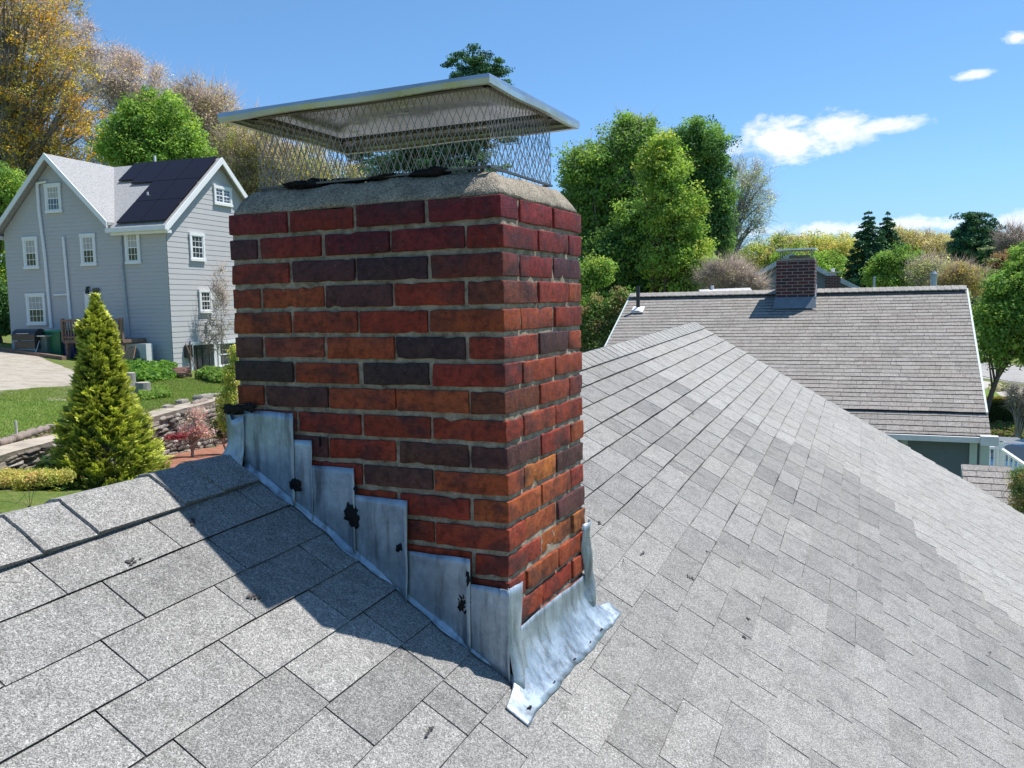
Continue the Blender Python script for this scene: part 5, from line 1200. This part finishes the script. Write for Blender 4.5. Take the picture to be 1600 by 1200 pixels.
# far woodland: one mass along the horizon
def woods():
    P = []; Nn_ = []; C_ = []; pal = [TANY, TAN, G_YEL, G_MID, TANY, PUR, G_MAP, TAN]
    for i in range(330):
        x = -900+3700*(i+RNG.random())/330; d = RNG.uniform(135, 300)
        yt = 392+RNG.uniform(-8, 34)+14*math.sin(x*.006+1)+(30 if 900 < x < 1150 else 0)
        if x < 600: yt -= 90*sm((600-x)/500)
        c = dep(x, yt, d); g0 = gz(c[0], c[1]); rx = RNG.uniform(5, 9)*(d/180)**.5; h = max(6, c[2]-g0); rz = h*.5; cen = V(c[0], c[1], g0+h*.55)
        n = 900; dr = rdir(n); dr[:, 2] = np.abs(dr[:, 2])*1.2-.35; q = cen+dr*np.array([rx, rx*.7, rz])*(RNG.uniform(.72, 1.06, n))[:, None]+RNG.normal(size=(n, 3))*.35
        lump = np.array([mnoise.noise(Vector(v_)*.35+Vector((i*3., 0, 0))) for v_ in dr*6]); q = cen+(q-cen)*(1+.22*lump)[:, None]
        nn_ = dr*.7+RNG.normal(size=(n, 3))*.45; P.append(q); Nn_.append(nn_/np.linalg.norm(nn_, axis=1)[:, None]); pp = pal[RNG.integers(0, len(pal))]; C_.append(palpick(pp, 1, .2)*(1+RNG.uniform(-.2, .2, (n, 1))))
    P = np.concatenate(P); return leaves(P, np.concatenate(Nn_), RNG.uniform(.7, 1.5, len(P)), np.concatenate(C_), name='woodland')
tag(woods(), kind='stuff')

# golden arborvitae in front of the stone wall
def arbor(name, label, px, ytop, d, prof, n, hz, pal_in, pal_tip, leaf=.075):
    top = dep(px, ytop, d); base = V(top[0], top[1], lower(top[0], top[1])-.05); H = top[2]-base[2]; root = empty(name, base, label, 'conifer')
    mb = MB(); mb.tube([base, base+Z*H*.5, top-Z*.15], [.07, .05, .008], 8); mb.build('trunk', BARK, root)
    zs_ = np.array([p[0] for p in prof]); rs_ = np.array([p[1] for p in prof])
    # sprays grouped on branchlets so the surface is tufted
    nb = n//34; zb = H*(1-RNG.random(nb)**.8); Rr = np.interp(H-zb, zs_, rs_); a = RNG.random(nb)*6.283
    lob = np.array([1+.26*mnoise.noise(Vector((math.cos(t)*1.6, math.sin(t)*1.6, z_*2.2))) + .10*mnoise.noise(Vector((math.cos(t)*4, math.sin(t)*4, z_*6))) for t, z_ in zip(a, zb)])
    rr_ = Rr*lob*np.where(RNG.random(nb) < .3, RNG.uniform(.35, .9, nb), RNG.uniform(.85, 1.1, nb))
    bc = base+np.stack([np.cos(a)*rr_, np.sin(a)*rr_, zb], 1); dirn = np.stack([np.cos(a), np.sin(a), RNG.uniform(.1, 1.1, nb)], 1); dirn /= np.linalg.norm(dirn, axis=1)[:, None]
    side = np.cross(dirn, np.array([0, 0, 1.])); side /= np.linalg.norm(side, axis=1)[:, None]; tl = RNG.uniform(-.9, .9, nb)[:, None]; side = side*np.cos(tl)+np.cross(dirn, side)*np.sin(tl)
    m_ = 34; ci = np.repeat(np.arange(nb), m_); t = RNG.random(nb*m_); ln = RNG.uniform(.14, .30, nb)*np.interp(Rr, [0, .3, 1], [.3, .7, 1.15]); sp = (RNG.random(nb*m_)-.5)*(1-t*.5)*.8
    pos = bc[ci]+dirn[ci]*((t-.45)*ln[ci])[:, None]+side[ci]*(sp*ln[ci])[:, None]+RNG.normal(size=(nb*m_, 3))*.008
    fan = dirn[ci]+side[ci]*(sp*1.5)[:, None]; fan /= np.linalg.norm(fan, axis=1)[:, None]; nrm = np.cross(fan, side[ci])+RNG.normal(size=fan.shape)*.25; nrm /= np.linalg.norm(nrm, axis=1)[:, None]
    tt = np.clip(t*1.15-.1+RNG.normal(size=len(t))*.12, 0, 1)[:, None]; bj = RNG.uniform(.6, 1.45, nb)[ci][:, None]; cl = (np.array(pal_in)*(1-tt)+np.array(pal_tip)*tt)*bj
    s_ = leaf*RNG.uniform(.5, 1.2, len(t)); t1 = fan; b1 = np.cross(nrm, t1); b1 /= np.linalg.norm(b1, axis=1)[:, None]
    v = np.stack([pos-t1*s_[:, None]*.5, pos+b1*s_[:, None]*.17, pos+t1*s_[:, None]*.6, pos-b1*s_[:, None]*.17], 1).reshape(-1, 3)
    link('foliage', v, np.arange(len(v)).reshape(-1, 4), NEEDLE, root, colr=cl); return root
arbor('golden_arborvitae', 'golden green conical arborvitae standing before the stone wall', 148, 460, 13.4, [(0, .015), (.2, .05), (.38, .13), (.52, .24), (.8, .22), (1.1, .28), (1.45, .33), (1.8, .43), (2.1, .56), (2.5, .72), (2.8, .80), (3.3, .9)], 92000, 0, (.07, .15, .03), (.60, .62, .12))
arbor('arborvitae', 'lower dark green conifer at the left foot of the golden arborvitae', 75, 728, 13.0, [(0, .1), (.3, .35), (.8, .5), (2, .6)], 22000, 0, (.05, .11, .03), (.30, .34, .05))
tree('shrub', 'low brownish yellow shrub at the lower left beyond the roof ridge', 'shrub', [(45, 800, 42, 34), (5, 812, 34, 30), (85, 800, 30, 26), (-20, 790, 30, 20)], 10.6, 150, .035, [(.22, .20, .06), (.16, .18, .04), (.28, .20, .09)], cr=.18, nl=180, tr=.03, limbs=10, bark=TWIG)
tree('flowering_tree', 'slender young tree with pink blossom in front of the stone wall', 'tree', [(308, 652, 16, 16), (300, 672, 20, 16), (318, 676, 18, 14)], 18.5, 34, .05, [(.46, .24, .26), (.50, .30, .31), (.40, .17, .2), (.34, .28, .20)], cr=.28, nl=36, tr=.035, limbs=22, twigs=500, tw=.005, tlen=.25, bark=TWIG, trunk_px=289)
tree('red_shrub', 'small dark red leafed shrub on the mulch under the pink tree', 'shrub', [(276, 722, 15, 12)], 18.0, 14, .06, [(.10, .02, .03), (.16, .04, .05)], cr=.14, nl=70, tr=.015, limbs=6, bark=TWIG)
tree('dark_shrub', 'dark purple green shrub at the wall just left of the chimney flashing', 'shrub', [(345, 690, 16, 30), (335, 670, 12, 16)], 19, 40, .07, [(.05, .05, .03), (.08, .04, .04), (.05, .09, .03)], cr=.22, nl=110, tr=.03, limbs=8, bark=TWIG)
tree('shrub', 'yellow green climbing shrub right beside the chimney above the wall', 'shrub', [(362, 600, 10, 40), (355, 640, 14, 40), (368, 560, 8, 30)], 17.5, 60, .06, [(.22, .24, .05), (.14, .19, .04), (.28, .26, .08)], cr=.2, nl=80, tr=.03, limbs=8, bark=TWIG)
tree('climber', 'thin bare climber on the lit clapboard wall', 'climber', [(345, 470, 14, 50), (335, 520, 14, 30)], 33.5, 30, .08, [(.35, .32, .18), (.28, .3, .14)], cr=.5, nl=8, tr=.02, limbs=10, twigs=700, tw=.010, tlen=.7, bark=TWIG, depthk=.15)

# clipped hedge by the street
h0, h1 = at(1460, 664), at(1680, 668); u_ = unit((h1-h0)*V(1, 1, 0)); s_ = np.cross(Z, u_); Lh = np.linalg.norm((h1-h0)[:2]); n = 60000
q = RNG.random((n, 3)); fc = RNG.integers(0, 3, n); q[fc == 0, 1] = 0; q[fc == 1, 2] = 1; q[fc == 2, 1] = 1
pos = h0+u_*(q[:, :1]*Lh)+s_*(q[:, 1:2]*1.1)+Z*(q[:, 2:]*.95)+RNG.normal(size=(n, 3))*.025; nn_ = RNG.normal(size=(n, 3))*.5+np.where((fc == 1)[:, None], Z, -s_); nn_ /= np.linalg.norm(nn_, axis=1)[:, None]
he = empty('hedge', h0+u_*Lh/2, 'long clipped hedge with a golden top by the street', 'hedge')
new = np.clip((q[:, 2:]-.90)*10, 0, 1)*.85; leaves(pos, nn_, RNG.uniform(.05, .10, n), (np.array([[.045, .075, .018]])*(1-new)+np.array([[.30, .24, .04]])*new)*RNG.uniform(.75, 1.25, (n, 1)), parent=he, name='foliage')
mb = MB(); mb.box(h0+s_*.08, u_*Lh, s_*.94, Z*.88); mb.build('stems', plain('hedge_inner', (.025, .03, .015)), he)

# leafy beds and grass
def scatter(name, poly, n, hgt, size, pal, lift=0, up=.5, kind='stuff', nzf=0):
    A = [at(*p) for p in poly]; tri = [(A[0], A[i], A[i+1]) for i in range(1, len(A)-1)]; ar = np.array([abs(np.cross(b-a, c-a)[2]) for a, b, c in tri]); w_ = RNG.choice(len(tri), n, p=ar/ar.sum())
    r1, r2_ = np.sqrt(RNG.random(n)), RNG.random(n); T = np.array([[a, b, c] for a, b, c in tri])[w_]; p = T[:, 0]*(1-r1)[:, None]+T[:, 1]*(r1*(1-r2_))[:, None]+T[:, 2]*(r1*r2_)[:, None]
    z0 = np.array([gz(a, b) for a, b in p[:, :2]]); m_ = np.array([.55+.45*mnoise.noise(Vector((a*1.6, b*1.6, 3)))+.25*mnoise.noise(Vector((a*5, b*5, 3))) for a, b in p[:, :2]]); m_ = np.clip(m_, 0.05, 1.3)
    p[:, 2] = z0+lift+hgt*m_*RNG.random(n)**.6; nn_ = RNG.normal(size=(n, 3))*.6+Z*up; nn_ /= np.linalg.norm(nn_, axis=1)[:, None]
    return tag(leaves(p, nn_, size*RNG.uniform(.6, 1.3, n), palpick(pal, n, .25), name=name), kind=kind)
def blades(name, poly, n, h, pal):
    A = [at(*p) for p in poly]; tri = [(A[0], A[i], A[i+1]) for i in range(1, len(A)-1)]; ar = np.array([abs(np.cross(b-a, c-a)[2]) for a, b, c in tri]); w_ = RNG.choice(len(tri), n, p=ar/ar.sum())
    r1, r2_ = np.sqrt(RNG.random(n)), RNG.random(n); T = np.array([[a, b, c] for a, b, c in tri])[w_]; p = T[:, 0]*(1-r1)[:, None]+T[:, 1]*(r1*(1-r2_))[:, None]+T[:, 2]*(r1*r2_)[:, None]
    p[:, 2] = [gz(a, b)+.01 for a, b in p[:, :2]]; m_ = np.clip(np.array([.6+.7*mnoise.noise(Vector((a*.9, b*.9, 8))) for a, b in p[:, :2]]), .15, 1.4)
    d_ = RNG.normal(size=(n, 3))*.35; d_[:, 2] = 1; tip = p+d_*(h*m_*RNG.uniform(.5, 1.2, n))[:, None]; sdv = rdir(n)*np.array([1, 1, 0]); sdv /= np.linalg.norm(sdv, axis=1)[:, None]; w2 = .007
    v = np.stack([p-sdv*w2, p+sdv*w2, tip], 1).reshape(-1, 3); cl = palpick(pal, n, .25); cl = cl*(.75+.4*m_)[:, None]
    return tag(link(name, v, np.arange(3*n).reshape(n, 3), LEAF, colr=cl), kind='stuff')
scatter('ground_cover', [(130, 568), (200, 560), (278, 575), (275, 592), (235, 600), (200, 598), (160, 588)], 15000, .42, .16, [(.06, .12, .022), (.08, .14, .026), (.045, .095, .02)])
scatter('ground_cover', [(305, 592), (330, 586), (372, 586), (372, 604), (330, 600)], 6000, .5, .13, [(.055, .11, .022), (.08, .13, .03), (.10, .13, .04)])
scatter('weeds', [(215, 612), (262, 608), (268, 622), (222, 628)], 2500, .22, .09, [(.07, .12, .022), (.09, .13, .03)])
blades('grass', [(-200, 626), (60, 628), (150, 622), (200, 600), (290, 592), (370, 600), (372, 614), (300, 632), (200, 662), (85, 672), (0, 690), (-200, 800)], 110000, .07, [(.075, .12, .02), (.105, .15, .03), (.17, .165, .07), (.06, .10, .02)])
scatter('leaf_litter', [(-60, 700), (85, 668), (200, 655), (330, 622), (372, 612), (372, 618), (330, 630), (200, 668), (0, 712)], 3500, .03, .07, [(.12, .095, .065), (.09, .07, .045), (.16, .14, .10)])
scatter('garden_plants', [(1545, 690), (1600, 690), (1640, 690), (1640, 672), (1545, 672)], 6000, .5, .10, [(.05, .085, .02), (.08, .07, .035), (.06, .10, .02), (.11, .07, .05)])
scatter('garden_plants', [(1545, 606), (1575, 604), (1580, 612), (1548, 614)], 900, .4, .16, [(.2, .18, .15), (.06, .09, .03), (.24, .22, .19)])

# ================================================================ house behind the neighbour: blue grey gable, second small chimney, pipes
g2 = azv(20); u2 = azv(110); d0 = 36.0; apx = dep(1236, 402, d0); hA = 5.2; drop = hA*math.tan(29*D2R)
bh = empty('house', V(apx[0], apx[1], gz(apx[0], apx[1])), 'blue grey gabled house mostly hidden behind the neighbouring ridge and small chimney', 'house')
eL, eR = apx-u2*hA-Z*drop, apx+u2*hA-Z*drop; gb = gz(apx[0], apx[1])-.3
mb = MB(); mb.prism([apx, eL, V(eL[0], eL[1], gb), V(eR[0], eR[1], gb), eR], g2*9); mb.build('wall', plain('slate_siding', (.16, .19, .23), .7, var=.08), bh)
mb = MB(); o_ = -g2*.3
for e_, sg in ((eL, -1), (eR, 1)):
    t_ = e_+u2*sg*.35-Z*.35*math.tan(29*D2R); mb.prism([apx+o_+Z*.16, t_+o_+Z*.16, t_+g2*9.3+Z*.16, apx+g2*9.3+Z*.16], -Z*.12)
rf2 = mb.build('roof', plain('grey_roof', (.30, .30, .31), .9, var=.15), bh)
for e_, sg in ((eL, -1), (eR, 1)):
    t_ = e_+u2*sg*.35-Z*.35*math.tan(29*D2R); mb = MB(); mb.prism([apx+o_*1.02+Z*.17, t_+o_*1.02+Z*.17, t_+o_*1.02-Z*.04, apx+o_*1.02-Z*.04], -g2*.04); mb.build('rake_board', plain('pale_blue_trim', (.45, .50, .54), .6), bh)
c2 = dep(1301, 440, 34.0); brick_stack('chimney', rf2, V(c2[0], c2[1], 0), u2, g2, .58, .5, -1.6, dep(1301, 431, 34)[2])
mb = MB(); zc = dep(1301, 425.5, 34)[2]; mb.cbox(V(c2[0], c2[1], zc), u2*.33, g2*.28, Z*.015); mb.cbox(V(c2[0], c2[1], zc-.08), u2*.12, g2*.1, Z*.07); mb.tube([V(c2[0], c2[1], zc), V(c2[0], c2[1], zc+.16)], .07, 10); mb.build('chimney_cap', GUT, rf2)
mb = MB(); a_ = dep(1113, 470, 25); mb.tube([V(a_[0], a_[1], -2.6), V(a_[0], a_[1], dep(1113, 446, 25)[2])], .045, 8)
low = empty('garage', V(a_[0], a_[1], gz(a_[0], a_[1])), 'low pale roofed garage just behind the left part of the neighbouring ridge', 'garage'); 
p0_, p1_ = dep(1092, 452.5, 25), dep(1172, 449.5, 25); dd0 = unit((p1_-p0_)*V(1, 1, 0)); gg = np.cross(Z, dd0)
mb2 = MB(); mb2.prism([p0_, p1_, p1_+gg*4-Z*.8, p0_+gg*4-Z*.8], -Z*.12); mb2.prism([p0_, p1_, p1_-gg*3.4-Z*1.3, p0_-gg*3.4-Z*1.3], -Z*.12); mb2.build('roof', plain('pale_roof', (.48, .47, .46), .8), low); mb.build('vent_pipe', GUT, low)
mb = MB(); mb.box(V(p0_[0], p0_[1], gz(p0_[0], p0_[1])-.3)-gg*3+dd0*.2, dd0*(np.linalg.norm(p1_-p0_)-.4), gg*6.4, Z*(p0_[2]-1.45-gz(p0_[0], p0_[1])+.3)); mb.build('wall', PALE, low)
for (x, y0, y1, d_, r_, lab) in [(1459, 446, 431, 19.2, .065, 'wide metal flue with a cap behind the right end of the ridge'), (1366, 448, 432, 19.0, .024, 'thin pale pipe behind the middle of the ridge')]:
    p = dep(x, y1, d_); mb = MB(); zb__ = O2[2]-abs(r2@(p-O2))*math.tan(slp)-.05; mb.tube([V(p[0], p[1], zb__), p], r_, 10)
    if r_ > .05: mb.tube([p+Z*.0, p+Z*.03], r_*1.35, 10); mb.tube([p+Z*.04, p+Z*.10], [r_*1.1, r_*.6], 10)
    fl_ = mb.build('flue', plain('galvanised', (.48, .52, .54), .4, .5), nroof)
# overhead cable on the right
mb = MB(); a_, b_ = dep(1500, 580, 40), dep(1800, 588, 34); mb.tube([a_+(b_-a_)*t-Z*.5*math.sin(math.pi*t) for t in np.linspace(0, 1, 12)], .012, 5); tag(mb.build('overhead_cable', MATS['black_metal']), 'thin overhead cable crossing in front of the far street at the right', 'cable')
